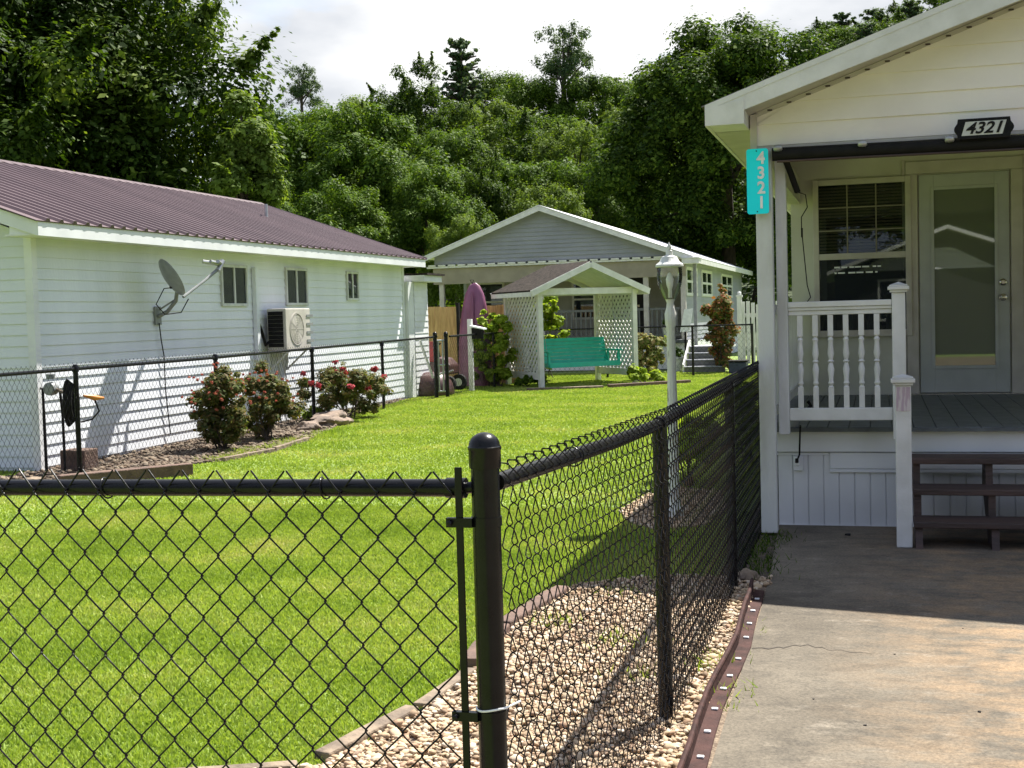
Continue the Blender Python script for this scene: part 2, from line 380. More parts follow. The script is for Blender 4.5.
# ------------------------------------------------------------------ terrain
def hill_h(x, y):
    d = max(0.0, y - 56)
    k = .13 + .075 / (1 + math.exp(-(x + 25) / 14))
    return d * k * min(1, d / 25) + (0.6 * math.sin(x * .11) + .5 * math.sin(y * .09)) * min(1, d / 20)
ys = [-80, -20, 0, 10, 20, 30, 40, 50, 56] + [60 + 8 * i for i in range(24)] + [300, 400, 600]
xs = [-400, -250] + [-160 + 12 * i for i in range(22)] + [140, 250, 400]
mb = MB()
for y in ys:
    for x in xs: mb.v.append((x, y, hill_h(x, min(y, 300))))
nx = len(xs)
for j in range(len(ys) - 1):
    for i in range(nx - 1): mb.f.append((j * nx + i, j * nx + i + 1, (j + 1) * nx + i + 1, (j + 1) * nx + i))
g = mb.build('ground', M['ground'], smooth=60); tag(g, None, None, None, 'structure')
g.data.materials.append(M['hill'])
for p in g.data.polygons:
    if p.center.y > 50: p.material_index = 1

# driveway slab (top at 2 cm)
edge = [(-.50, -13), (-.52, 2.5), (-.535, 4.14), (-.548, 4.9), (-.552, 5.6), (-.572, 6.62), (-.60, 7.4), (-.63, 8.1), (-.66, 8.88)]
mb = MB(); mb.prism(edge + [(9, 9.05), (9, -13)], -.05, .016)
dw = mb.build('driveway', M['concrete']); tag(dw, None, None, None, 'structure')
# crack across the drive, a thin dark gap
mb = MB(); cp = [(-.54, 5.60), (-.50, 5.615), (-.47, 5.60), (-.43, 5.64), (-.41, 5.625), (-.37, 5.68), (-.34, 5.67), (-.31, 5.70), (-.28, 5.66), (-.25, 5.665), (-.22, 5.62), (-.17, 5.635), (-.13, 5.60), (-.08, 5.61), (-.04, 5.59)]
for i in range(len(cp) - 1):
    (a, b), (c, d) = cp[i], cp[i + 1]; w = .0065 * (1 - i / 15) * (.5 + (i * 7 % 5) / 5) + .0008; w2 = .0065 * (1 - (i + 1) / 15) * (.5 + ((i + 1) * 7 % 5) / 5) + .0008
    mb.add([(a, b - w, .0175), (c, d - w2, .0175), (c, d + w2, .0175), (a, b + w, .0175)], [(0, 1, 2, 3)])
o = mb.build('driveway_crack', M['crack']); o['kind'] = 'structure'
mb = MB()
for x, y, s in ((.33, 4.85, .008), (-.06, 4.62, .006), (.05, 5.6, .005), (.9, 5.1, .006), (.35, 6.1, .004), (-.25, 4.9, .005), (-.2, 8.5, .02)):
    pts = [(x + s * math.cos(t) * random.uniform(.6, 1.4), y + s * math.sin(t) * random.uniform(.6, 1.4)) for t in np.linspace(0, 5.4, 7)]
    mb.prism(pts, .016, .016 + s * .5)
tag(mb.build('debris', M['black_matte']), 'small dark crumbs of leaf litter scattered on the concrete driveway', 'litter', None, 'stuff')

# gravel bed between lawn and drive
bed = [(-3.6, 3.0), (-3.2, 3.45), (-2.4, 3.62), (-1.80, 3.86), (-1.66, 4.5), (-1.62, 5.0), (-1.64, 5.45), (-1.70, 5.8), (-1.68, 6.34), (-1.60, 6.80), (-1.30, 7.02), (-.95, 7.12)]
bedR = [(-.575, 7.1), (-.56, 6.9), (-.53, 5.6), (-.51, 4.1), (-.50, 2.2), (-3.6, 2.2)]
LAMPBED = [(-1.47, 8.60), (-1.72, 8.95), (-1.86, 9.4), (-1.82, 10.2), (-1.60, 10.7), (-1.25, 10.5), (-1.08, 9.6), (-1.15, 8.8)]
mb = MB(); mb.prism(bed + bedR, -.03, .008)
SOIL = [(-.86, 7.1), (-.575, 7.1), (-.58, 7.4), (-.60, 8.1), (-.66, 8.9), (-.70, 11.9), (-.92, 11.9)]
ml = MB(); ml.prism(LAMPBED, -.03, .009); tag(ml.build('lamp_bed', M['gravel_base']), None, None, None, 'structure')
ms = MB(); ms.prism(SOIL, -.03, .0125); tag(ms.build('soil', M['mulch']), None, None, None, 'structure')
gb = mb.build('gravel_bed', M['gravel_base']); tag(gb, None, None, None, 'structure')
def inpoly(px, py, poly):
    inside = np.zeros(len(px), bool); n = len(poly); j = n - 1
    for i in range(n):
        xi, yi = poly[i]; xj, yj = poly[j]
        c = ((yi > py) != (yj > py)) & (px < (xj - xi) * (py - yi) / (yj - yi + 1e-12) + xi)
        inside ^= c; j = i
    return inside
# pebbles
import bmesh
bm = bmesh.new(); bmesh.ops.create_icosphere(bm, subdivisions=2, radius=1); bm.verts.ensure_lookup_table()
IV = np.array([v.co[:] for v in bm.verts]); IF = np.array([[v.index for v in f.verts] for f in bm.faces]); bm.free()
def pebbles(name, P, S, m):
    n = len(P); k = len(IV)
    ang = rng.uniform(0, 6.28, n); sc = np.stack([S * rng.uniform(.9, 1.5, n), S * rng.uniform(.7, 1.0, n), S * rng.uniform(.45, .75, n)], 1)
    jit = 1 + rng.normal(0, .10, (n, k, 1))
    V = IV[None] * jit * sc[:, None, :]
    tl = rng.normal(0, .3, n); c, s_ = np.cos(tl)[:, None], np.sin(tl)[:, None]
    V = np.stack([V[..., 0] * c - V[..., 2] * s_, V[..., 1], V[..., 0] * s_ + V[..., 2] * c], -1)
    c, s_ = np.cos(ang)[:, None], np.sin(ang)[:, None]
    V = np.stack([V[..., 0] * c - V[..., 1] * s_, V[..., 0] * s_ + V[..., 1] * c, V[..., 2]], -1) + P[:, None, :]
    F = (IF[None] + (np.arange(n) * k)[:, None, None]).reshape(-1, 3)
    me = bpy.data.meshes.new(name); me.vertices.add(n * k); me.vertices.foreach_set('co', V.astype(np.float32).ravel())
    me.loops.add(F.size); me.loops.foreach_set('vertex_index', F.astype(np.int32).ravel()); me.polygons.add(len(F))
    me.polygons.foreach_set('loop_start', np.arange(0, F.size, 3, dtype=np.int32)); me.polygons.foreach_set('loop_total', np.full(len(F), 3, dtype=np.int32))
    me.polygons.foreach_set('use_smooth', np.ones(len(F), dtype=bool)); me.update(calc_edges=True)
    return finish(bpy.data.objects.new(name, me), m)
N = 52000; px = rng.uniform(-3.0, -.56, N); py = 3.2 + 8.0 * rng.uniform(0, 1, N) ** 1.35
ok = (inpoly(px, py, bed + bedR) | inpoly(px, py, LAMPBED)) & ~inpoly(px, py, SOIL) & ~((px > -.625) & (py < 6.9)); px, py = px[ok], py[ok]
S = rng.uniform(.005, .015, len(px)); big = rng.random(len(px)) < .05; S[big] *= 1.8
P = np.stack([px, py, rng.uniform(.008, .024, len(px))], 1)
tag(pebbles('gravel', P, S, M['pebble']), 'tan and pink pea gravel between the lawn and the driveway', 'gravel', None, 'stuff')

# grass blades
def grass(name, n, x0, x1, y0, y1, size, pw, label, excl):
    x = rng.uniform(x0, x1, n); y = y0 + (y1 - y0) * rng.uniform(0, 1, n) ** pw
    keep = ~inpoly(x, y, excl)
    for pl in EXTRA: keep &= ~inpoly(x, y, pl)
    x, y = x[keep], y[keep]; n = len(x)
    h = size * rng.uniform(.6, 1.3, n); a = rng.uniform(0, 6.28, n); w = size * .20 * (1 + y * .10)
    ln = rng.normal(0, .45, (n, 2)) * h[:, None]
    dx, dy = np.cos(a) * w, np.sin(a) * w
    V = np.empty((n, 3, 3)); V[:, 0] = np.stack([x - dx, y - dy, np.zeros(n)], 1); V[:, 1] = np.stack([x + dx, y + dy, np.zeros(n)], 1)
    V[:, 2] = np.stack([x + ln[:, 0], y + ln[:, 1], h], 1)
    return tag(quads_mesh(name, V, M['lawn_leaf']), label, 'grass', None, 'stuff')
BEDL = [(-8.4, 8), (-7.4, 9.9), (-7.05, 10.6), (-7.2, 11.8), (-6.75, 12.5), (-6.6, 13.3), (-6.72, 14.3), (-7.05, 15.9), (-7.5, 17.5), (-8.0, 20.0), (-8.3, 22.4), (-8.4, 22.4)]
EXTRA = [BEDL, LAMPBED, SOIL]
grass('grass', 420000, -6.0, -.9, 3.4, 9.5, .019, 1.2, 'short bright green lawn blades just behind the front chain link fence', bed + bedR)
grass('grass', 380000, -9.2, -1.0, 7.5, 31, .020, 1.25, 'sunlit lawn stretching back to the swing arbor', bed + bedR)
# rough tufts at bed edges
def tufts(pts, label, size=.07, n=60, m='lawn_leaf', spread=.08):
    V = []
    for (cx, cy, sc) in pts:
        k = int(n * sc); x = rng.normal(cx, spread * sc, k); y = rng.normal(cy, spread * sc, k); h = size * sc * rng.uniform(.5, 1.3, k); a = rng.uniform(0, 6.28, k)
        w = h * .10; ln = rng.normal(0, .5, (k, 2)) * h[:, None]; q = np.empty((k, 3, 3))
        q[:, 0] = np.stack([x - np.cos(a) * w, y - np.sin(a) * w, np.zeros(k)], 1); q[:, 1] = np.stack([x + np.cos(a) * w, y + np.sin(a) * w, np.zeros(k)], 1)
        q[:, 2] = np.stack([x + ln[:, 0], y + ln[:, 1], h], 1); V.append(q)
    return tag(quads_mesh('weeds', np.concatenate(V), M[m]), label, 'weeds', None, 'stuff')
tufts([(-.56, 4.95, .7), (-.585, 5.9, .5), (-.55, 4.75, .5), (-.62, 6.1, .4), (-.68, 5.3, .8), (-.68, 5.5, .6), (-1.3, 6.6, .8), (-1.1, 5.6, .9), (-.95, 5.1, .7), (-1.5, 5.9, .9), (-1.2, 7.0, .8)], 'small green weeds growing through the gravel and the driveway edging')
tufts([(-.70 + .03 * math.sin(i), 7.1 + .17 * i, 1.0) for i in range(9)], 'scruffy dark weeds between the fence and the porch post', .045, 110, 'leaf_dark')
tufts([(-6.9 + .12 * math.sin(i * 1.7), 12.6 + .3 * i, 1.2) for i in range(12)] + [(-7.9 + .2 * math.sin(i), 17.6 + .45 * i, 1.2) for i in range(10)], 'ragged grass along the edge of the rose bed', .045, 160)

# mulch bed along left fence
mb = MB(); mb.prism(BEDL, -.03, .010); tag(mb.build('planting_bed', M['mulch']), None, None, None, 'structure')
N = 5000; px = rng.uniform(-8.35, -6.7, N); py = rng.uniform(9.5, 22, N); ok = inpoly(px, py, BEDL); px, py = px[ok], py[ok]
tag(pebbles('bark_chips', np.stack([px, py, np.full(len(px), .015)], 1), rng.uniform(.015, .035, len(px)), islandmat('chips', [(.05, .03, .02), (.16, .11, .07), (.26, .21, .15), (.10, .07, .05)])), 'brown bark chips and small stones under the roses', 'mulch', None, 'stuff')

# ------------------------------------------------------------------ edging
lip = [(-.59, 3.0), (-.60, 3.6), (-.607, 4.13), (-.618, 4.4), (-.626, 4.75), (-.622, 5.0), (-.612, 5.3), (-.608, 5.62), (-.620, 5.9), (-.631, 6.2), (-.634, 6.5), (-.645, 6.75)]
def edging_piece(a, b, label):
    pts = lip[a:b]; t = thing('lawn_edging', (pts[0][0], pts[0][1], .016), label, 'edging', 'brown plastic edging strips along the driveway')
    m1 = MB(); m2 = MB(); m3 = MB()
    for i in range(len(pts) - 1):
        (x, y), (u, v) = pts[i], pts[i + 1]
        m1.beam((x, y, .045), (u, v, .045), .013, .06)
        m1.tube([(x, y, .076), (u, v, .076)], .010, 8)
        m2.add([(x + .006, y, .022), (x + .062, y, .018), (u + .062, v, .018), (u + .006, v, .022), (x + .006, y, .026), (x + .060, y, .022), (u + .060, v, .022), (u + .006, v, .026)],
               [(4, 5, 6, 7), (0, 3, 2, 1), (1, 2, 6, 5), (0, 1, 5, 4), (3, 7, 6, 2)])
    m1.build('lip', M['edging'], t, 40); m2.build('flange', M['edging'], t)
    yy = pts[0][1] + .12
    while yy < pts[-1][1] - .02:
        for i in range(len(pts) - 1):
            if pts[i][1] <= yy <= pts[i + 1][1]:
                k = (yy - pts[i][1]) / (pts[i + 1][1] - pts[i][1]); xx = pts[i][0] + k * (pts[i + 1][0] - pts[i][0]) + .036
        mm = MB(); mm.box(xx - .014, xx + .010, yy - .009, yy + .009, .024, .032); mm.build('spike', M['sign_white'], t, None, .003); yy += .26
edging_piece(0, 6, 'nearest brown driveway edging strip with raised lip, running out of the picture')
edging_piece(5, 8, 'middle brown driveway edging strip, bowed beside the gravel')
edging_piece(7, 12, 'far brown driveway edging strip ending in the porch shade')

# stone pieces along the lawn/gravel boundary
def slab(x0, y0, x1, y1, w, h, label, m, name='edging_stone', group='flat stones edging the gravel bed', cat='stone'):
    a = math.atan2(y1 - y0, x1 - x0); L = math.hypot(x1 - x0, y1 - y0); pts = []
    for i in range(6): pts.append((L * i / 5, -w / 2 * random.uniform(.8, 1.15)))
    for i in range(5, -1, -1): pts.append((L * i / 5, w / 2 * random.uniform(.8, 1.15)))
    pts = [(x0 + p * math.cos(a) - q * math.sin(a), y0 + p * math.sin(a) + q * math.cos(a)) for p, q in pts]
    mb = MB(); mb.prism(pts, -.02, h); o = mb.build(name, m, None, None, .008, (x0, y0, 0)); tag(o, label, cat, group); return o
slab(-2.45, 3.61, -1.86, 3.85, .06, .03, 'low flat edging stone at the bottom edge of the lawn', M['stone_tan'])
slab(-1.82, 3.95, -1.69, 4.50, .065, .035, 'tan edging stone left of the big black corner post', M['stone_tan'])
slab(-1.68, 4.54, -1.64, 5.05, .065, .032, 'pale flat stone just behind the big black corner post', M['stone_tan'])
slab(-1.66, 5.10, -1.70, 5.72, .09, .055, 'dark brown edging timber right of the corner post', M['block'], 'edging_timber', 'timbers edging the gravel bed', 'timber')
slab(-1.71, 5.78, -1.62, 6.6, .09, .05, 'grey brown edging timber seen through the side fence', M['block'], 'edging_timber', 'timbers edging the gravel bed', 'timber')
slab(-7.30, 10.35, -6.5, 11.35, .12, .12, 'brown landscape timber lying at the near corner of the rose bed', M['block'], 'edging_timber', 'timbers edging the rose bed', 'timber')
slab(-6.75, 12.45, -6.62, 13.4, .05, .05, 'thin weathered edging board in front of the left rose bush', M['stone_tan'], 'edging_board', 'boards edging the rose bed', 'board')
slab(-6.66, 13.5, -6.80, 14.7, .05, .05, 'thin weathered edging board beside the tall middle rose bush', M['stone_tan'], 'edging_board', 'boards edging the rose bed', 'board')
slab(-7.75, 18.6, -8.1, 20.6, .06, .05, 'thin edging board beyond the far rose bush', M['stone_tan'], 'edging_board', 'boards edging the rose bed', 'board')
slab(-6.6, 24.4, -5.2, 24.95, .16, .05, 'long flat edging timber on the lawn in front of the swing arbor', M['stone_tan'], 'edging_timber', 'timbers in front of the swing arbor', 'timber')
slab(-5.1, 25.0, -3.7, 26.3, .12, .07, 'brown edging timber beside the bright shrub by the arbor', M['block'], 'edging_timber', 'timbers in front of the swing arbor', 'timber')

def rock(cx, cy, sx, sy, sz, label, m='rock', cz=0, group=None, cat='rock'):
    bm = bmesh.new(); bmesh.ops.create_icosphere(bm, subdivisions=4, radius=1)
    from mathutils import noise
    for v in bm.verts:
        p = v.co.copy(); k = 1 + .28 * noise.noise(p * 1.6 + Vector((cx, cy, 0))) + .12 * noise.noise(p * 4 + Vector((cx, 0, 0))) + .04 * noise.noise(p * 11)
        if p.z > .2: k *= .93
        v.co = Vector((p.x * sx * k, p.y * sy * k, p.z * sz * k + sz * .5))
    me = bpy.data.meshes.new('rock'); bm.to_mesh(me); bm.free()
    o = bpy.data.objects.new('rock', me); o.location = (cx, cy, cz); finish(o, M[m], None, 45); tag(o, label, cat, group); return o
rock(-7.45, 16.9, .26, .50, .14, 'large flat brown boulder between the rose bushes')
rock(-7.35, 15.95, .16, .22, .10, 'smaller brown rock leaning near the big flat boulder')
rock(-7.7, 10.5, .10, .12, .06, 'pale rock behind the front fence rail, far left', 'stone_tan')
rock(-7.95, 10.35, .12, .10, .08, 'rounded pinkish rock at the left edge of the picture', 'stone_tan')
rock(-.70, 7.05, .06, .07, .05, 'rounded grey brown stone at the end of the driveway edging', 'stone_tan')

# ------------------------------------------------------------------ chain link fences
def zigzag(mb, base, U, N, x0, x1, z0, z1, w, h, r, sides, start, a=.006, hook=False):
    """one wire between columns x0 and x1"""
    pts = []; z = z1; side = start; k = 0
    B, U, N = Vector(base), Vector(U), Vector(N)
    def P(x, zz, n): return B + U * x + N * n + Vector((0, 0, zz))
    e = h * .035; bev = (x1 - x0) * .10
    xs_ = x0 if side else x1; q_ = 1 if side else -1
    if hook: pts += [P(xs_, z - .012, -a * 1.6 * q_), P(xs_, z, -a * 1.5 * q_), P(xs_, z + .002, a * 1.2 * q_), P(xs_ + q_ * .002, z - .008, a * 1.5 * q_)]
    else: pts.append(P(xs_, z, a if side else -a))
    while z > z0:
        side = not side; z -= h / 2
        X = x0 if side else x1; s = 1 if side else -1
        na, nb = (a, -a) if side else (-a, a)
        pts.append(P(X + s * bev, z + e * 2.2, -nb if False else (na if not side else na)))
        pts.append(P(X - s * .001, z + e * .6, na * .5)); pts.append(P(X - s * .001, z - e * .6, nb * .5))
        pts.append(P(X + s * bev, z - e * 2.2, nb))
    mb.tube(pts, r, sides, False)
def chain(p0, p1, z0, z1, w=.083, h=.101, r=.0022, sides=5, a=.006, hook=False):
    p0, p1 = Vector((*p0, 0)), Vector((*p1, 0)); d = p1 - p0; L = d.length; U = d.normalized(); Nn = Vector((-U.y, U.x, 0)); mb = MB()
    n = int(L / (w / 2))
    for i in range(n):
        par = i % 2 == 0
        zigzag(mb, p0, U, Nn, i * w / 2, (i + 1) * w / 2, z0, z1, w, h, r, sides, par, a, hook)
    return mb
def finial_post(mb, x, y, r, z1, n=20):
    mb.lathe([(r, -.05), (r, z1)], (x, y, 0), n)
def post_cap(x, y, r, z, parent):
    m = MB(); m.lathe([(r * 1.10, z - .045), (r * 1.13, z - .04), (r * 1.13, z - .004), (r * 1.18, z - .002), (r * 1.18, z + .004), (r * 1.12, z + .006)] + [(r * 1.1 * math.cos(t), z + .006 + r * .95 * math.sin(t)) for t in np.linspace(.05, 1.5, 8)], (x, y, 0), 24)
    return m.build('post_cap', M['black'], parent, 40)

CX, CY, RZ = -.885, 2.88, 1.09
RF = 1.079
# front run
fr = thing('chain_link_fence', (CX, CY, 0), 'front black chain link fence run, nearest, with horizontal rail across the lawn', 'fence', 'black chain link fences')
mb = MB(); mb.tube([(CX - 3.6, CY, RF - .030), (CX - .075, CY, RF)], .021, 18)
mb.build('top_rail', M['black'], fr, 40)
mb = MB(); mb.tube([(CX - .095, CY, RF), (CX - .048, CY, RF)], .024, 18); mb.tube([(CX - .048, CY, RF), (CX - .01, CY - .0, RF + .004)], .014, 10); mb.build('rail_end', M['black'], fr, 40)
chain((CX - 3.6, CY - .024), (CX - .055, CY - .024), -.02, RF + .040, w=.094, h=.104, r=.0023, sides=6).build('chain_mesh', M['black'], fr, 60)
mb = MB(); mb.box(CX - .066, CX - .048, CY - .031, CY - .025, .02, RF + .052); mb.build('tension_bar', M['black'], fr, None, .002)
for z in (1.002, .545, .16):
    mb = MB(); mb.lathe([(.0362, -.011), (.0362, .011)], (CX, CY, z), 24); mb.box(CX - .088, CX - .025, CY - .036, CY - .020, z - .011, z + .011)
    mb.lathe([(.007, 0), (.007, .010), (.004, .013)], (CX - .078, CY - .036, z), 8, Matrix.Rotation(R(90), 4, 'X')); mb.build('band', M['black'], fr, 40)
for x in (-.42, -1.02, -1.62, -2.3):
    mb = MB(); mb.tube([(CX + x + .012 * math.sin(t * 1.1) * 0 + .004 * t, CY + .026 * math.cos(t), RF + x * .0085 + .026 * math.sin(t)) for t in np.linspace(.3, 6.9, 18)], .0022, 6)
    mb.build('tie_wire', M['black'], fr, 60)
# corner post
cp_ = thing('fence_post', (CX, CY, 0), 'thick black corner post with domed cap, nearest the camera', 'fence post')
mb = MB(); finial_post(mb, CX, CY, .0335, 1.15, 32); mb.build('post', M['black'], cp_, 40); post_cap(CX, CY, .0335, 1.172, cp_)
mb = MB(); mb.tube([(CX + .0365 * math.cos(t), CY - .0365 * math.sin(t), .562 + .003 * math.sin(t * 2)) for t in np.linspace(0, 3.0, 12)], .0026, 6); mb.tube([(CX + .036, CY, .562), (CX + .062, CY + .03, .570)], .0026, 6); mb.build('cable_tie', M['sign_white'], cp_, 60)
# side run; splayed a touch so that it meets the porch post
def sx(y): return CX + .085 * min(1, (y - CY) / 1.4) if y < CY + 1.4 else CX + .085
sr = thing('chain_link_fence', (-.80, CY, 0), 'black chain link side fence between the gravel bed and the driveway', 'fence', 'black chain link fences')
X2 = -.80; Y2 = 13.5
mb = MB(); mb.tube([(CX + .02, CY + .02, RZ), (-.785, 3.9, RZ - .008), (-.750, 4.56, RZ - .01), (-.757, 7.0, RZ - .01), (-.785, 9.5, RZ - .005), (X2, Y2, RZ)], .021, 16); mb.build('top_rail', M['black'], sr, 40)
chain((CX + .040, CY + .015), (-.722, 4.56), -.01, RZ + .045, w=.064, h=.101, r=.0018, sides=5, a=.009, hook=True).build('chain_mesh', M['black'], sr, 60)
chain((-.722, 4.56), (-.758, 9.5), -.01, RZ + .045, hook=True, w=.066, h=.101, r=.0023, sides=4, a=.007).build('chain_mesh', M['black'], sr, 60)
chain((-.758, 9.5), (-.772, Y2), -.01, RZ + .05, w=.08, h=.101, r=.0027, sides=3, a=.007).build('chain_mesh', M['black'], sr, 60)
for i, (y) in enumerate((4.56, 6.86, 9.2, 11.6, 13.5)):
    mb = MB(); px_ = -.750 if y < 6 else (-.757 if y < 8 else -.79); finial_post(mb, px_, y, .027, RZ - .01, 18); mb.tube([(px_, y - .035, RZ - .008), (px_, y + .035, RZ - .008)], .026, 14); mb.build('line_post', M['black'], sr, 40)
for y in (3.42, 4.9):
    mb = MB(); mb.tube([(-.750 - .07 * max(0, (4.2 - y)) + .027 * math.cos(t), y + .005 * t, RZ + .027 * math.sin(t)) for t in np.linspace(.0, 7.2, 20)], .0022, 6)
    mb.build('tie_wire', M['black'], sr, 60)
# left run
lf = thing('chain_link_fence', (-7.8, 12, 0), 'low black chain link fence along the side of the pale green house', 'fence', 'black chain link fences')
mb = MB(); mb.tube([(-7.8, 6, 1.06), (-7.8, 14, 1.06), (-7.8, 22.6, 1.12)], .019, 10); mb.build('top_rail', M['black'], lf, 40)
chain((-7.78, 7.5), (-7.78, 22.55), .0, 1.125, w=.074, h=.101, r=.0017, sides=3, a=.004).build('chain_mesh', M['black'], lf)
for y in (8.6, 11.42, 14.3, 17.12, 19.85):
    mb = MB(); finial_post(mb, -7.8, y, .026, 1.06 + (y > 14) * .03 * (y - 14) / 5, 12); mb.lathe([(.034, 0), (.036, .05), (.02, .075)], (-7.8, y, 1.03), 12); mb.build('line_post', M['black'], lf, 40)
# gate posts
for x, y, lb in ((-7.80, 22.50, 'left one of the paired black gate posts at the end of the left fence'), (-7.63, 22.62, 'right one of the paired black gate posts at the end of the left fence')):
    t = thing('fence_post', (x, y, 0), lb, 'fence post', 'paired gate posts')
    mb = MB(); finial_post(mb, x, y, .036, 1.15, 16); mb.build('post', M['black'], t, 40); post_cap(x, y, .036, 1.17, t)
gt = thing('gate', (-7.73, 22.6, 0), 'narrow grey metal gate panel between the paired black posts', 'gate'); mb = MB()
for z in (.12, .6, 1.05): mb.tube([(-7.79, 22.51, z), (-7.65, 22.61, z)], .016, 8)
for k in (.25, .75): mb.tube([(-7.79 + .14 * k, 22.51 + .10 * k, .12), (-7.79 + .14 * k, 22.51 + .10 * k, 1.05)], .018, 8)
mb.build('frame', M['galv'], gt, 40)
# rear run
rr = thing('chain_link_fence', (-5, 29, 0), 'far black chain link fence running behind the swing arbor', 'fence', 'black chain link fences')
path = [(-7.6, 22.75), (-7.62, 28.6), (-2.7, 29.3)]
mb = MB(); mb.tube([(x, y, 1.12) for x, y in path], .019, 10); mb.build('top_rail', M['black'], rr, 40)
for i in range(2): chain(path[i], path[i + 1], .02, 1.13, w=.11, h=.13, r=.0022, sides=3, a=.003).build('chain_mesh', M['black'], rr)
for x, y in ((-7.61, 25.6), (-7.62, 28.6), (-5.9, 28.84), (-4.0, 29.1), (-2.7, 29.3)):
    mb = MB(); finial_post(mb, x, y, .028, 1.14, 10); mb.build('line_post', M['black'], rr, 40)

# ------------------------------------------------------------------ left house
def window(parent, p, u, n, w, h, panes, frame=.035, mframe='white', glass='glass_dark', rail=False):
    """window box proud of the wall: p = lower left corner, u along wall, n outwards"""
    P, U, Nn, Z = Vector(p), Vector(u).normalized(), Vector(n).normalized(), Vector((0, 0, 1))
    def bx(mb, a0, a1, z0, z1, d0, d1):
        v = [P + U * a + Z * z + Nn * d for a in (a0, a1) for z in (z0, z1) for d in (d0, d1)]
        mb.add(v, [(0, 1, 3, 2), (4, 6, 7, 5), (0, 4, 5, 1), (2, 3, 7, 6), (0, 2, 6, 4), (1, 5, 7, 3)])
    mb = MB(); f = frame
    bx(mb, 0, f, 0, h, 0, .04); bx(mb, w - f, w, 0, h, 0, .04); bx(mb, f, w - f, 0, f, 0, .039); bx(mb, f, w - f, h - f, h, 0, .039)
    for i in range(1, panes): bx(mb, w * i / panes - f * .45, w * i / panes + f * .45, f, h - f, 0, .036)
    if rail: bx(mb, f, w - f, h / 2 - f * .4, h / 2 + f * .4, 0, .034)
    wnd = mb.build('window', M[mframe], parent, None, .003)
    mb = MB(); bx(mb, f, w - f, f, h - f, .016, .018); mb.build('pane', M[glass], wnd)
    mb = MB(); bx(mb, f, w - f, f, h - f, .0125, .0135); mb.build('backing', M['dark_inside_shade'], wnd)
    return wnd
LH = thing('house', (-8.35, 11.9, 0), 'pale green vinyl sided house with mauve ribbed metal roof, at left', 'house')
LX, LY0, LY1, LE = -8.35, 11.55, 22.4, 2.42
mb = MB(); mb.box(-14.25, LX - .001, LY0 + .001, LY1 - .001, 0, LE)
RX, RZt = -11.3, 3.72
mb.extrude([(LX, LY0 + .02, LE), (-14.25, LY0 + .02, LE), (RX, LY0 + .02, 3.60)], (0, LY1 - LY0 - .04, 0))
siding(mb, (LX, LY0, 0), (0, 1, 0), (1, 0, 0), .04, LE, lambda z: .06, lambda z: LY1 - LY0 - .06, .1145, .013)
siding(mb, (LX, LY0, 0), (-1, 0, 0), (0, -1, 0), .04, LE, lambda z: .06, lambda z: 5.8, .1145, .013)
sl_ = (3.60 - LE) / 2.95
siding(mb, (LX, LY0, 0), (-1, 0, 0), (0, -1, 0), LE, 3.55, lambda z: (z - LE) / sl_, lambda z: 5.9 - (z - LE) / sl_, .1145, .013)
siding(mb, (-8.35, LY1, 0), (-1, 0, 0), (0, 1, 0), .04, LE, lambda z: .06, lambda z: 5.8, .1145, .013)
mb.build('wall', M['siding_green'], LH)
for x, y, lb in ((LX, LY0, 0), (LX, LY1, 0)):
    s = 1 if y > 15 else -1
    mb = MB(); mb.box(x - .07, x + .020, min(y, y + s * .020), max(y, y + s * .020), .0, LE - .01); mb.box(x + .0, x + .0185, min(y + s * .0185, y - s * .07), max(y + s * .0185, y - s * .07), .0, LE - .01); mb.build('corner_trim', M['siding_white'], LH)
mb = MB(); mb.box(LX - .05, -8.02, LY0 - .33, 22.66, LE - .012, LE + .004); 
for xe in (-8.022, -14.6):
    mb.extrude([(xe, LY0 - .324, LE - .015), (RX, LY0 - .324, 3.505), (RX, LY0 - .324, 3.515), (xe, LY0 - .324, LE - .005)], (0, .322, 0))
mb.build('soffit', M['white'], LH)
mb = MB(); mb.box(-8.02, -8.0, LY0 - .35, 22.68, LE - .02, LE + .125)
mb.extrude([(-8.02, LY0 - .35, LE - .02), (-8.02, LY0 - .35, LE + .12), (RX, LY0 - .35, 3.66), (RX, LY0 - .35, 3.50)], (0, .025, 0))
mb.extrude([(-14.6, LY0 - .35, LE - .02), (-14.6, LY0 - .35, LE + .12), (RX, LY0 - .35, 3.66), (RX, LY0 - .35, 3.50)], (0, .025, 0))
mb.extrude([(-8.02, 22.66, LE - .02), (-8.02, 22.66, LE + .12), (RX, 22.66, 3.66), (RX, 22.66, 3.50)], (0, .022, 0))
mb.extrude([(-8.02, LY0 - .325, LE - .015), (-8.35, LY0 - .325, LE - .015), (-8.35, LY0 - .325, 2.56), (-8.02, LY0 - .325, 2.45)], (0, .30, 0))
mb.build('fascia', M['siding_white'], LH)
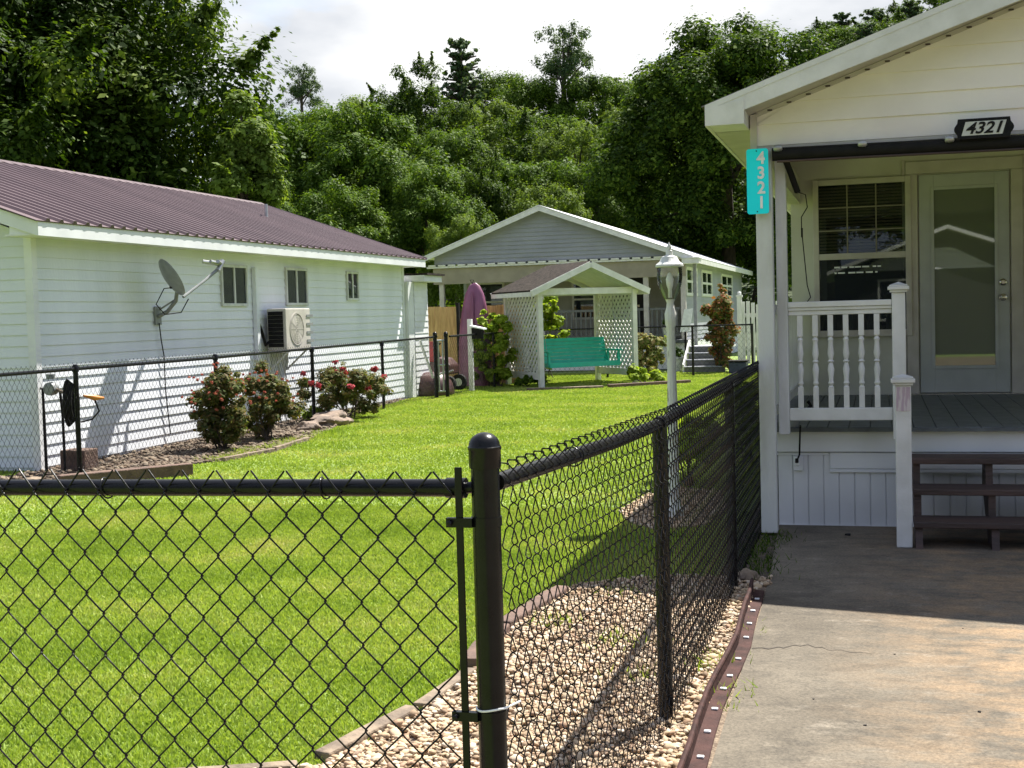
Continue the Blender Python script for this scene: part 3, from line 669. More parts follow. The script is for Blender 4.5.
# ribbed roof
def ribbed(y0, y1, pitch_, rib, xa, za, xb, zb, th=.02):
    mb = MB(); prof = []
    y = y0
    while y < y1:
        prof += [(y, 0), (y + pitch_ * .62, 0), (y + pitch_ * .72, rib), (y + pitch_ * .88, rib), (y + pitch_ * .98, 0)]; y += pitch_
    d = Vector((xb - xa, 0, zb - za)).normalized(); nrm = Vector((-d.z, 0, d.x)); nrm = nrm if nrm.z > 0 else -nrm
    k = len(prof)
    for (x, z) in ((xa, za), (xb, zb)):
        for (yy, q) in prof: mb.v.append(tuple(Vector((x, min(yy, y1), z)) + nrm * q))
    for i in range(k - 1): mb.f.append((i, i + 1, k + i + 1, k + i))
    o = len(mb.v)
    for (x, z) in ((xa, za), (xb, zb)):
        for (yy, q) in prof: mb.v.append(tuple(Vector((x, min(yy, y1), z)) - nrm * .012))
    for i in range(k - 1): mb.f.append((o + i, o + k + i, o + k + i + 1, o + i + 1)); mb.f.append((i, o + i, o + i + 1, i + 1))
    mb.f.append((0, k, o + k, o)); mb.f.append((k - 1, o + k - 1, o + 2 * k - 1, 2 * k - 1))
    return mb
rf = ribbed(LY0 - .39, 22.72, .228, .030, -7.985, LE + .128, RX, RZt).build('roof', M['roof_metal'], LH)
ribbed(LY0 - .39, 22.72, .228, .030, -14.65, LE + .128, RX, RZt).build('roof', M['roof_metal'], LH)
mb = MB(); mb.extrude([(RX - .14, LY0 - .41, RZt - .025), (RX, LY0 - .41, RZt + .035), (RX + .14, LY0 - .41, RZt - .025)], (0, 22.74 - LY0 + .41, 0)); mb.build('ridge_cap', M['roof_metal'], LH)
mb = MB(); mb.lathe([(.06, 0), (.05, .05), (.028, .06), (.028, .34)], (-9.9, 20.1, 3.12), 12); mb.lathe([(.11, 0), (.10, .02), (.06, .05)], (-9.9, 20.1, 3.12), 14); mb.build('vent_pipe', M['galv'], LH, 40)
for (y0, y1, z0, z1) in ((15.50, 16.24, 1.70, 2.26), (17.45, 18.20, 1.71, 2.27), (19.72, 20.22, 1.79, 2.27)):
    window(LH, (LX, y0, z0), (0, 1, 0), (1, 0, 0), y1 - y0, z1 - z0, 2, .04, 'white_dirty')
mb = MB(); mb.box(LX + .012, LX + .075, 16.40, 16.49, .95, 2.24); mb.build('line_cover', M['siding_green'], LH, None, .006)
mb = MB(); mb.tube([(LX + .03, 16.50, 1.5), (LX + .06, 16.55, 1.35), (LX + .08, 16.62, 1.15), (LX + .1, 16.7, 1.2)], .022, 8); mb.build('line_hose', M['black_matte'], LH, 40)
mb = MB()
for dy in (0, .07, .13): mb.tube([(LX + .04, 16.9 + dy * 2, 1.04), (LX + .05, 16.85 + dy * 3, .8), (LX + .04, 17.0 + dy * 3, .45), (LX + .04, 17.0 + dy * 3, .1)], .010, 6)
mb.build('pipe', M['white'], LH, 40)
# rear addition
mb = MB(); mb.box(-11, -8.27, LY1 + .03, 23.5, 0, 2.14); siding(mb, (-8.27, LY1 + .03, 0), (0, 1, 0), (1, 0, 0), .04, 2.14, lambda z: .3, lambda z: 1.05, .1145, .012); mb.build('rear_addition', M['siding_white'], LH)
mb = MB(); mb.box(-11.2, -8.04, LY1 + .30, 23.7, 2.145, 2.26); r2 = mb.build('rear_fascia', M['siding_white'], LH)
mb = MB(); mb.box(-11.2, -7.99, LY1 + .32, 23.75, 2.262, 2.30); mb.build('rear_roof', M['shingle'], LH)
mb = MB(); mb.beam((-8.0, 22.9, .35), (-8.18, 22.75, 1.05), .06, .03); mb.build('brace_board', M['white'], LH)

# satellite dish
DL = (-8.33, 13.9, 1.59)
sd = thing('satellite_dish', DL, 'grey satellite dish on a bent arm fixed to the pale green wall', 'satellite dish')
mb = MB(); mb.box(-8.335, -8.315, 13.83, 13.97, 1.48, 1.70); mb.build('wall_plate', M['grey_plastic'], sd, None, .004)
mb = MB(); mb.tube([(-8.31, 13.9, 1.58), (-8.20, 13.92, 1.64), (-8.05, 13.86, 1.76), (-7.98, 13.78, 1.88), (-7.97, 13.75, 1.96)], .024, 10); mb.tube([(-8.3, 13.9, 1.66), (-8.05, 13.86, 1.78)], .011, 8); mb.build('mast', M['grey_plastic'], sd, 40)
dn = Vector((.56, .66, .50)).normalized(); dm = dn.to_track_quat('Z', 'Y').to_matrix().to_4x4(); dc = Vector((-7.93, 13.58, 2.03))
prof = [(.0, -.055)] + [(.24 * k, -.055 + .055 * k * k) for k in (.2, .4, .6, .8, 1)]; prof += [(.245, .004), (.242, -.004)] + [(.24 * k, -.062 + .055 * k * k) for k in (.95, .7, .4, .1)]
mb = MB(); mb.lathe(prof, dc, 32, dm); mb.build('reflector', M['dish'], sd, 50)
mb = MB(); mb.box(-8.0, -7.93, 13.64, 13.76, 1.90, 2.02); mb.build('bracket', M['black_matte'], sd, None, .005)
mb = MB(); mb.tube([(-7.88, 13.74, 1.80), (-7.80, 14.10, 1.99), (-7.74, 14.38, 2.15)], [.018, .017, .024], 8); mb.build('feed_arm', M['grey_plastic'], sd, 40)
mb = MB(); mb.tube([(-7.74, 14.34, 2.12), (-7.72, 14.44, 2.24)], .034, 10)
for k in (-.08, 0, .08): mb.tube([(-7.73, 14.38 + k * .5, 2.20), (-7.78 + k, 14.24 + k * .5, 2.23)], .024, 8)
mb.build('receiver', M['galv'], sd, 40)
mb = MB(); mb.tube([(-7.9, 13.7, 1.92), (-8.0, 13.52, 1.90), (-8.1, 13.5, 1.72), (-8.05, 13.6, 1.60), (-7.95, 13.8, 1.62), (-7.88, 13.86, 1.78)], .007, 6)
mb.tube([(-8.31, 13.9, 1.5), (-8.31, 13.93, 1.3), (-8.31, 13.98, 1.1), (-8.31, 13.98, .7), (-8.31, 14.05, .15)], .007, 6); mb.build('cable', M['black_matte'], sd, 60)

# mini split unit
ac = thing('air_conditioner', (-8.3, 16.7, 1.05), 'white wall hung outdoor air conditioner unit below the middle window', 'air conditioner')
A0, A1, AZ0, AZ1 = 16.68, 17.50, 1.07, 1.66
mb = MB(); mb.box(-8.27, -7.98, A0, A1, AZ0, AZ1); mb.build('casing', M['trim_cream'], ac, None, .012)
mb = MB()
for i in range(9): mb.box(-8.25, -8.02, A0 - .008, A0 - .003, AZ0 + .05 + i * .056, AZ0 + .102 + i * .056)
mb.build('side_fins', M['black_matte'], ac)
mb = MB(); mb.lathe([(.235, 0), (.235, .006), (.215, .006), (.215, .0)], (-7.978, A0 + .36, AZ0 + .30), 32, Matrix.Rotation(R(90), 4, 'Y'))
for k in range(1, 7): mb.tube([(-7.972, A0 + .36 + .034 * k * math.cos(t), AZ0 + .30 + .034 * k * math.sin(t)) for t in np.linspace(0, 6.283, 25)], .0016, 5)
for k in range(6): mb.tube([(-7.972, A0 + .36 - .22 * math.cos(k * .524), AZ0 + .30 - .22 * math.sin(k * .524)), (-7.972, A0 + .36 + .22 * math.cos(k * .524), AZ0 + .30 + .22 * math.sin(k * .524))], .0016, 5)
mb.lathe([(.2, 0), (.2, .004)], (-7.979, A0 + .36, AZ0 + .30), 24, Matrix.Rotation(R(90), 4, 'Y')); mb.build('fan_grille', M['trim_cream'], ac, 40)
for y in (A0 + .12, A1 - .12):
    mb = MB(); mb.beam((-8.34, y, AZ0 - .015), (-7.98, y, AZ0 - .015), .04, .03); mb.beam((-8.32, y, AZ0 - .02), (-8.32, y, AZ0 - .30), .04, .02); mb.beam((-8.31, y, AZ0 - .28), (-8.02, y, AZ0 - .03), .03, .02)
    mb.build('wall_bracket', M['siding_white'], ac)
mb = MB()
for i in range(4): mb.box(-7.977, -7.972, A0 + .68, A0 + .90, AZ0 + .10 + i * .12, AZ0 + .14 + i * .12)
mb.build('louvre', M['grey_plastic'], ac)

# gas meter, block, hose at the corner
gm = thing('gas_meter', (-8.1, 11.75, 0), 'grey round gas meter on a pipe at the near corner of the house', 'gas meter')
mb = MB(); mb.tube([(-8.22, 11.46, 0), (-8.22, 11.46, .62)], .016, 8); mb.tube([(-8.22, 11.46, .62), (-8.22, 11.46, .86), (-8.3, 11.54, .86)], .014, 8); mb.tube([(-8.02, 11.46, .86), (-8.0, 11.46, .6), (-8.0, 11.46, 0)], .014, 8); mb.build('pipe', M['black_matte'], gm, 40)
mb = MB(); mb.lathe([(.03, -.05), (.065, -.045), (.07, 0), (.065, .045), (.03, .05)], (-8.12, 11.46, .86), 18, Matrix.Rotation(R(90), 4, 'X')); mb.build('body', M['grey_plastic'], gm, 50)
mb = MB(); mb.lathe([(.045, 0), (.045, .05), (.02, .06)], (-8.12, 11.46, .96), 14); mb.build('regulator', M['grey_plastic'], gm, 50)
o = MB().box(-8.12, -7.83, 11.55, 11.80, 0.0, .22).build('concrete_block', M['block'], None, None, .012, (-8.0, 11.7, 0)); tag(o, 'brown square block standing beside the gas meter', 'block')
hs = thing('garden_hose', (-7.78, 11.36, .4), 'black garden hose with orange nozzle hung on the left fence post', 'hose')
mb = MB(); 
for k in range(5): mb.tube([(-7.84 + .012 * k - .02, 11.36 + .07 * math.cos(t) + .01 * k, .72 + (.23 - .015 * k) * math.sin(t)) for t in np.linspace(0, 6.283, 24)], .013, 6)
mb.build('coil', M['black_matte'], hs, 60)
mb = MB(); mb.tube([(-7.72, 11.42, .79), (-7.66, 11.52, .76), (-7.62, 11.62, .75)], [.012, .030, .012], 8); mb.build('nozzle', M['orange'], hs, 50)
mb = MB(); mb.tube([(-7.66, 11.52, .74), (-7.64, 11.56, .62), (-7.70, 11.52, .54), (-7.78, 11.44, .52)], .009, 6); mb.build('lead', M['black_matte'], hs, 50)
mb = MB(); mb.tube([(-8.2, 11.5, .90), (-7.9, 11.42, .80)], .017, 8); o = mb.build('garden_tool', M['stone_tan'], None, 40, 0, (-8.0, 11.45, .8)); tag(o, 'short pale wooden tool handle leaning behind the black hose', 'garden tool')

# ------------------------------------------------------------------ foliage
def unit(n): v = rng.normal(size=(n, 3)); return v / np.linalg.norm(v, axis=1, keepdims=True)
def leaf_quads(C, Rr, n, size, up=.7, shell=.62, flat=(1, 1, .8)):
    """leaf sized diamonds in clumps: C (k,3) centres, Rr (k) radii"""
    w = Rr ** 2; w = w / w.sum(); idx = rng.choice(len(C), n, p=w)
    d = unit(n); ph = idx * 1.7; lump = 1 + .15 * np.sin(4.3 * d[:, 0] + 2.9 * d[:, 2] + ph) + .14 * np.sin(5.1 * d[:, 1] - 3.7 * d[:, 0] + 2 * ph) + .10 * np.sin(9 * d[:, 2] + 8 * d[:, 1] + 3 * ph)
    rad = Rr[idx] * (shell + (1 - shell) * rng.random(n) ** .6) * (1 + rng.normal(0, .12, n)) * lump
    p = C[idx] + d * rad[:, None] * np.array(flat)
    nr = d * .75 + unit(n) * .55 + np.array([0, 0, up]); nr /= np.linalg.norm(nr, axis=1, keepdims=True)
    t = np.cross(nr, unit(n)); t /= np.linalg.norm(t, axis=1, keepdims=True); b = np.cross(nr, t)
    s = size * np.clip(rng.lognormal(-.08, .38, n), .4, 2.0)[:, None]
    V = np.empty((n, 4, 3)); V[:, 0] = p - t * s * .75; V[:, 1] = p - b * s * .42 + nr * s * .08; V[:, 2] = p + t * s * .75; V[:, 3] = p + b * s * .42 + nr * s * .08
    return V
def crown_clumps(R3, k, cr, low=-.75, seed_shape=1.0, inner=.55):
    C = []; Q = []
    while len(C) < k:
        d = unit(1)[0]
        if d[2] < low: continue
        r = inner + (1 - inner) * rng.random() ** .7
        lobes = 1 + .16 * math.sin(3 * math.atan2(d[1], d[0]) + seed_shape) + .12 * math.sin(5 * d[2] * 2 + seed_shape * 2)
        C.append(np.array(R3) * d * r * lobes * (1 - cr * .5)); Q.append(min(R3) * cr * rng.uniform(.45, 1.5))
    return np.array(C), np.array(Q)
def limbs(mb, base_r, trunk_h, C, cz, n=9):
    top = Vector((0, 0, trunk_h)); mb.tube([(0, 0, -.3 if base_r > .12 else -4), (.03, .02, trunk_h * .35), (-.03, .04, trunk_h * .7), (0, 0, trunk_h), (0, .05, cz + .35 * (cz - trunk_h) * .5 + .3)], [base_r * 1.35, base_r, base_r * .85, base_r * .7, base_r * .25], 10)
    for i in rng.choice(len(C), min(n, len(C)), replace=False):
        c = Vector(C[i]); s = top + Vector((0, 0, rng.uniform(-.1, .6) * (cz - trunk_h)))
        mid = s.lerp(c, .5) + Vector((0, 0, .08 * (c - s).length)); mb.tube([s, mid, c], [base_r * .42, base_r * .25, base_r * .07], 6)
def tree_proto(name, loc, R3, height, nleaf, leaf, m, k=60, crr=.30, label='', group=None, low=-.75, inner=.55, seed=1.0, cat='tree', rz=0, shell=.55, wisps=0, barkn=10, name2=None):
    t = thing(name, loc, label, cat, group); t.rotation_euler.z = rz
    cz = height - R3[2]; C, Q = crown_clumps(R3, k, crr, low, seed, inner); C[:, 2] += cz
    V = leaf_quads(C, Q, nleaf, leaf, shell=shell)
    if wisps:
        WC = []; WQ = []; off = C - np.array([0, 0, cz]); L3 = np.linalg.norm(off / np.array(R3), axis=1); outer = np.argsort(-L3)[:max(6, len(C) // 2)]
        for i in rng.choice(outer, wisps):
            dd = off[i] / np.linalg.norm(off[i]) + rng.normal(0, .25, 3) + np.array([0, 0, .35]); dd /= np.linalg.norm(dd)
            for q in np.linspace(.55, 1.45, 7): WC.append(C[i] + dd * Q[i] * q + rng.normal(0, .03, 3) * Q[i]); WQ.append(Q[i] * .17 * (1.7 - q))
        V = np.concatenate([V, leaf_quads(np.array(WC), np.array(WQ), int(nleaf * .12), leaf, shell=.1)])
    c = quads_mesh('crown', V, M[m]); c.parent = t
    mb = MB(); limbs(mb, .028 * height, max(cz - R3[2] * .6, .8), C, cz, barkn)
    me = bpy.data.meshes.new('trunk'); me.from_pydata(mb.v, [], mb.f); o = bpy.data.objects.new('trunk', me); finish(o, M['bark'], t, 60)
    return t
def pine_proto(name, loc, height, rad, m, label, group=None, nleaf=16000, leaf=.20, low=.18, irregular=.3, z0=None):
    t = thing(name, loc, label, 'tree', group); C = []; Q = []; br = MB()
    br.tube([(0, 0, -4), (.05, 0, height * .5), (0, 0, height)], [.02 * height, .013 * height, .03], 8)
    z = height * low; 
    while z < height * .99:
        f = 1 - (z - height * low) / (height * (1 - low)); r = rad * (f ** .8) * rng.uniform(1 - irregular, 1 + irregular * .4) + .15
        for a in np.linspace(0, 6.28, 7)[:-1] + rng.uniform(0, 6):
            a += rng.normal(0, .2); rr_ = r * rng.uniform(.6, 1.1); tip = Vector((math.cos(a) * rr_, math.sin(a) * rr_, z + rr_ * .12))
            br.tube([(0, 0, z), tip], [.03, .01], 4, False)
            for q in np.linspace(.2, 1, max(3, int(rr_ / (rad * .11)))):
                C.append([tip.x * q, tip.y * q, z + rr_ * (.12 * q + .22 * q * q) + .03]); Q.append(rad * .09 * (1.25 - .5 * q))
        z += height * .038 * (1 + irregular * rng.random())
    C = np.array(C); Q = np.array(Q)
    V = leaf_quads(C, Q, nleaf, leaf, up=.5, shell=.25, flat=(1, 1, .45)); c = quads_mesh('crown', V, M[m]); c.parent = t
    me = bpy.data.meshes.new('trunk'); me.from_pydata(br.v, [], br.f); o = bpy.data.objects.new('trunk', me); finish(o, M['bark'], t, 60)
    return t
def at(px, d, z=None, py=None):
    """a spot on the ground in the direction of column px at d metres"""
    dd = fw + cr * ((px - 512) / F_PX) + cu * ((384 - (py if py is not None else 310)) / F_PX)
    k = d / dd.y
    return Vector((dd.x * k, d, CAM_H + dd.z * k))
def top_z(px, py, d): return at(px, d, py=py).z

# near big tree at left, lighter neighbour
p = at(88, 31); H = 12.6
tree_proto('shade_tree', (p.x, p.y, 0), (5.0, 4.6, 5.6), H, 190000, .105, 'leaf_oak', 170, .25, 'huge dark leafy shade tree rising behind the mauve metal roof', None, -.95, .35, 1.0, wisps=60, barkn=22)
p = at(-60, 27)
tree_proto('shade_tree', (p.x, p.y, 0), (3.8, 3.6, 4.9), 10.8, 90000, .105, 'leaf_oak', 100, .28, 'dark leafy tree at the left edge of the picture above the metal roof', None, -.9, .5, 2.0, wisps=30)
p = at(250, 29.5)
tree_proto('young_tree', (p.x, p.y, 0), (.85, .9, 3.2), top_z(250, 60, 29.5), 22000, .085, 'leaf_light', 34, .42, 'light green slender tree at the right flank of the huge dark tree', None, -.9, .4, .3, wisps=20)
# right big tree
p = at(730, 50)
tree_proto('shade_tree', (p.x, p.y, 0), (4.6, 4.4, 5.2), top_z(720, 16, 50), 230000, .095, 'leaf_dark', 300, .15, 'tall rounded dense tree beside the gable of the nearest porch', None, -.95, .6, 4.4)
# mid size group
protos = {}
def place(kind, px, top, hw, d, label, sq=1.0):
    z0 = hill_h(*at(px, d).xy); H = (top_z(px, top, d) - z0) * 1.03; rad = hw * d / F_PX * 1.12
    grp = 'trees on the wooded hillside'
    if kind not in protos:
        if kind == 'round': t = tree_proto('broadleaf_tree', (0, 0, 0), (1, 1, 1.15), 2.9, 80000, .028, 'leaf_mid', 110, .21, label, grp, -.85, .6, .7)
        elif kind == 'maple': t = tree_proto('broadleaf_tree', (0, 0, 0), (1, 1, 1.0), 2.5, 130000, .025, 'leaf_mid', 170, .175, label, grp, -.85, .72, 2.3)
        elif kind == 'dark': t = tree_proto('broadleaf_tree', (0, 0, 0), (1, 1, 1.45), 3.5, 60000, .031, 'leaf_dark', 130, .18, label, grp, -.85, .6, 1.9, wisps=25)
        elif kind == 'light': t = tree_proto('broadleaf_tree', (0, 0, 0), (1, 1, 1.1), 2.7, 65000, .028, 'leaf_light', 120, .19, label, grp, -.85, .6, 1.1, wisps=25)
        elif kind == 'loose': t = tree_proto('open_crowned_tree', (0, 0, 0), (1, 1, .85), 3.0, 12000, .034, 'leaf_pine', 80, .19, label, grp, -.6, .3, .2, shell=.0)
        elif kind == 'pine': t = pine_proto('pine_tree', (0, 0, 0), 3.6, 1.0, 'leaf_pine', label, grp, 22000, .05, .25, .5)
        protos[kind] = t; proto_h = {'round': 2.9, 'maple': 2.5, 'dark': 3.5, 'light': 2.7, 'loose': 3.0, 'pine': 3.6}
        t['hh'] = proto_h[kind]; c = t
    else:
        c = copy_tree(protos[kind])
    hh = protos[kind]['hh']; q = at(px, d); c.location = (q.x, q.y, z0 - .2); s = min(H / hh, rad * 1.2); c.location.z = z0 - .2 + H - s * hh
    c.scale = (rad, rad, s); c.rotation_euler.z = rng.uniform(0, 6.28); c['label'] = label; return c
L_ = [
 ('loose', 309, 68, 24, 96, 'open crowned tree standing clear against the sky above the left woods'),
 ('light', 360, 95, 42, 88, 'bright green treetop just right of the open crowned tree on the left'),
 ('round', 330, 98, 50, 80, 'green tree on the skyline left of centre, below the bright treetop'),
 ('round', 398, 94, 44, 92, 'rounded treetop between the bright treetop and the tall dark tree'),
 ('dark', 424, 66, 44, 80, 'tall dark broad tree left of the pine on the skyline'),
 ('pine', 468, 44, 46, 90, 'tall tiered pine highest on the skyline near the centre'),
 ('round', 505, 66, 38, 94, 'thin pale treetop just right of the tall tiered pine'),
 ('loose', 569, 29, 36, 92, 'tall sparse tree sticking up highest above the centre woods'),
 ('round', 537, 70, 40, 90, 'rounded treetop left of the tall sparse tree'),
 ('round', 600, 66, 42, 92, 'dark green treetop right of the tall sparse tree'),
 ('round', 640, 72, 36, 104, 'dark treetop beside the edge of the tall rounded tree'),
 ('pine', 618, 80, 30, 98, 'slim pine behind the treetop right of the tall sparse tree'),
 ('round', 560, 108, 44, 84, 'green tree below the tall sparse tree in the centre woods'),
 ('light', 488, 96, 46, 82, 'green tree below the tall tiered pine in the centre woods'),
 ('maple', 300, 128, 68, 62, 'wide maple with billowing crown beside the light slender tree'),
 ('maple', 372, 116, 82, 60, 'largest billowing maple in the woods above the mauve roof end'),
 ('maple', 432, 172, 56, 56, 'billowing maple low between the two gabled roofs'),
 ('maple', 262, 180, 54, 54, 'billowing maple just above the mauve roof ridge'),
 ('maple', 340, 190, 58, 52, 'lower billowing maple behind the far end of the mauve roof'),
 ('round', 535, 148, 56, 64, 'green rounded tree above the peak of the grey gable'),
 ('light', 580, 118, 40, 70, 'dark narrow tree above the right roof slope of the grey gable'),
 ('round', 602, 152, 40, 62, 'leafy tree touching the left flank of the tall rounded tree'),
 ('light', 556, 178, 42, 56, 'pale green low tree just right of the grey gable peak'),
 ('dark', 490, 158, 34, 60, 'dark tree just left of the grey gable peak'),
 ('light', 459, 211, 34, 52, 'small yellow green tree peeping over the left roof slope of the grey gable'),
 ('dark', 640, 160, 40, 66, 'dark tree hidden behind the tall rounded tree'),
 ('dark', 760, 150, 60, 70, 'dark tree behind the right flank of the tall rounded tree'),
 ('dark', 395, 150, 50, 75, 'dark tree in the gap behind the largest maple'),
 ('round', 452, 118, 46, 74, 'green tree below the tall dark broad tree'),
 ('light', 276, 104, 50, 78, 'green tree on the skyline beside the light slender tree'),
 ('dark', 525, 122, 46, 76, 'dark tree in the hollow of the centre woods'),
 ('light', 634, 104, 36, 84, 'dark green tree on the slope left of the tall rounded tree'),
]
for a in L_: place(*a)
for i, (px, tp) in enumerate(((812, 34), (828, 26), (846, 17), (862, 18), (878, 12), (896, 8), (914, 4), (930, -2), (950, -8), (975, -16), (1000, -24), (838, 34), (870, 26), (905, 18))):
    place('pine' if i % 2 == 0 else ('dark' if i % 3 else 'round'), px, tp, 34, 185 + (i % 3) * 6 - (i > 10) * 10, ['first', 'second', 'third', 'fourth', 'fifth', 'sixth', 'seventh', 'eighth', 'ninth', 'tenth', 'eleventh', 'twelfth', 'thirteenth', 'fourteenth'][i] + ' tree on the distant ridge above the porch roof, counted from the left' if i < 11 else ['front left', 'front middle', 'front right'][i - 11] + ' tree just below the distant ridge line above the porch roof')
# far off wood that closes the gaps: one mass
Cc = []; Qq = []
for y in np.arange(66, 250, 7.0):
    for x in np.arange(-110, 45, 5.5):
        xx = x + rng.normal(0, 1.5); yy = y + rng.normal(0, 1.5); hgt = hill_h(xx, yy); px_ = xx / yy * 1300 + 880
        if px_ < 150 or px_ > 1080: continue
        Hh = rng.uniform(4.5, 7.0) if y < 120 else rng.uniform(6, 9)
        Cc += [[xx, yy, hgt + Hh * .55], [xx, yy, hgt + Hh * .8], [xx + 1, yy, hgt + Hh * .35]]; Qq += [2.7, 1.9, 2.6]
V = leaf_quads(np.array(Cc), np.array(Qq), 260000, .28, shell=.5)
tag(quads_mesh('woodland', V, M['leaf_mid']), 'far green woodland filling the hillside behind the single trees', 'woodland', None, 'stuff')

def shrub(name, x, y, r3, nleaf, leaf, m, label, group=None, stems=9, k=30, crr=.38, flowers=None, z=0, cat='shrub', shell=.3, low=-.55):
    t = thing(name, (x, y, z), label, cat, group)
    C, Q = crown_clumps(r3, k, crr, low, rng.uniform(0, 6), .35); C[:, 2] += r3[2] * .95
    c = quads_mesh('foliage', leaf_quads(C, Q, nleaf, leaf, shell=shell), M[m]); c.parent = t
    mb = MB()
    for i in range(stems):
        q = C[rng.integers(len(C))]; mb.tube([(rng.normal(0, r3[0] * .12), rng.normal(0, r3[1] * .12), -.02), (q[0] * .5, q[1] * .5, q[2] * .5), tuple(q)], [.012, .009, .004], 5, False)
    me = bpy.data.meshes.new('stems'); me.from_pydata(mb.v, [], mb.f); finish(bpy.data.objects.new('stems', me), M['bark'], t, 60)
    if flowers:
        fm, n, sz = flowers; d = unit(n); d[:, 2] = np.abs(d[:, 2]) * 1.0; FC = d * np.array(r3) * rng.uniform(.75, 1.12, n)[:, None]; FC[:, 2] += r3[2] * .95
        f = quads_mesh('blossoms', leaf_quads(FC, np.full(n, sz), n * 46, sz * .8, up=.1, shell=.1), M[fm]); f.parent = t
    return t
rg_ = 'rose bushes along the left fence'
b1 = shrub('rose_bush', -7.35, 13.55, (.40, .46, .52), 12000, .030, 'leaf_rose', 'left rose bush with faded reddish heads by the fence post', rg_, flowers=('flower_pink', 60, .016), k=60, crr=.22, low=-.95)
shrub('rose_bush', -7.38, 14.75, (.38, .55, .50), 12000, .030, 'leaf_rose', 'middle rose bush, tall and dark, growing close to the left one', rg_, flowers=('flower_pink', 40, .016), k=60, crr=.22, low=-.95)
shrub('rose_bush', -7.60, 17.85, (.50, 1.25, .48), 15000, .030, 'leaf_rose', 'right rose bush, widest, topped with bright red blooms', rg_, flowers=('flower_muted', 16, .042), k=70, crr=.2, low=-.95)
mbf = leaf_quads(np.array([[-7.5, 13.3, 1.05], [-7.6, 13.6, 1.10], [-7.3, 15.0, .98], [-7.4, 14.9, 1.0], [-7.3, 16.7, .9]]), np.array([.07, .06, .06, .05, .06]), 700, .03, shell=.1)
# small green plants
shrub('hosta', -7.95, 17.5, (.20, .35, .12), 900, .05, 'leaf_yellow', 'low bright green plant at the foot of the right rose bush', None, 3, 10)
shrub('leafy_shrub', -7.55, 25.9, (.42, .5, .22), 2600, .06, 'leaf_yellow', 'low grassy clump at the foot of the white feeder post', None, 4, 16)
shrub('climbing_shrub', -7.72, 25.95, (.56, .48, .90), 5200, .065, 'leaf_yellow', 'yellow green climbing shrub between the kayak and the swing arbor', None, 14, 70, .17, low=-.9)
shrub('climbing_shrub', -7.15, 27.9, (.55, .5, 1.02), 4600, .075, 'leaf_yellow', 'yellow green shrub showing through the left side of the swing arbor', None, 10, 60, .18, low=-.95, z=.1)
shrub('ornamental_grass', -4.78, 27.6, (.44, .42, .58), 6500, .05, 'leaf_tan', 'tufted pinkish green shrub right of the swing arbor', None, 10, 46, .22, low=-.95)
shrub('leafy_shrub', -4.62, 26.2, (.46, .36, .20), 2600, .05, 'leaf_yellow', 'bright low shrub on the lawn edge right of the swing arbor', None, 4, 16)
shrub('photinia', -3.56, 30.75, (.36, .36, 1.14), 9000, .055, 'leaf_red', 'tall red tipped bush beside the far porch steps', None, 12, 60, .34, low=-.98)
shrub('leafy_shrub', -6.9, 25.6, (.5, .25, .14), 1500, .05, 'leaf_mid', 'low dark plants at the foot of the left lattice panel', None, 3, 12)
shrub('daylily', -1.55, 10.9, (.28, .45, .36), 2400, .05, 'leaf_yellow', 'yellow green leafy plant beside the lamp post behind the side fence', None, 6, 16)
shrub('daylily', -1.25, 12.6, (.28, .5, .40), 2400, .05, 'leaf_light', 'green plant behind the side fence next to the nearest porch', None, 6, 16)

# ------------------------------------------------------------------ lamp post
LPX, LPY = -1.41, 9.15
lp = thing('lamp_post', (LPX, LPY, 0), 'peeling white garden lamp post with acorn glass globe behind the side fence', 'lamp post')
mb = MB(); mb.lathe([(.09, 0), (.09, .06), (.06, .10), (.045, .16), (.042, .9), (.038, 1.0), (.036, 1.36), (.046, 1.38), (.050, 1.46), (.034, 1.50), (.030, 1.535), (.042, 1.56)], (LPX, LPY, 0), 10, Matrix.Diagonal((.84, .84, 1, 1))); mb.build('post', M['peeling'], lp, 30)
mb = MB(); mb.lathe([(.040, 1.56), (.058, 1.60), (.083, 1.66), (.091, 1.72), (.088, 1.775), (.083, 1.79)], (LPX, LPY, 0), 24); mb.build('globe', M['lamp_glass'], lp, 60)
mb = MB(); mb.lathe([(.094, 1.785), (.100, 1.79), (.098, 1.803), (.070, 1.825), (.055, 1.858), (.026, 1.868), (.022, 1.90), (.014, 1.905), (.018, 1.925), (.008, 1.945), (.002, 1.962)], (LPX, LPY, 0), 20); mb.build('cap', M['white_dirty'], lp, 40)
mb = MB(); mb.lathe([(.014, 1.57), (.014, 1.63), (.024, 1.66), (.028, 1.70), (.014, 1.74), (.003, 1.75)], (LPX, LPY, 0), 14); mb.build('bulb', M['sign_white'], lp, 50)

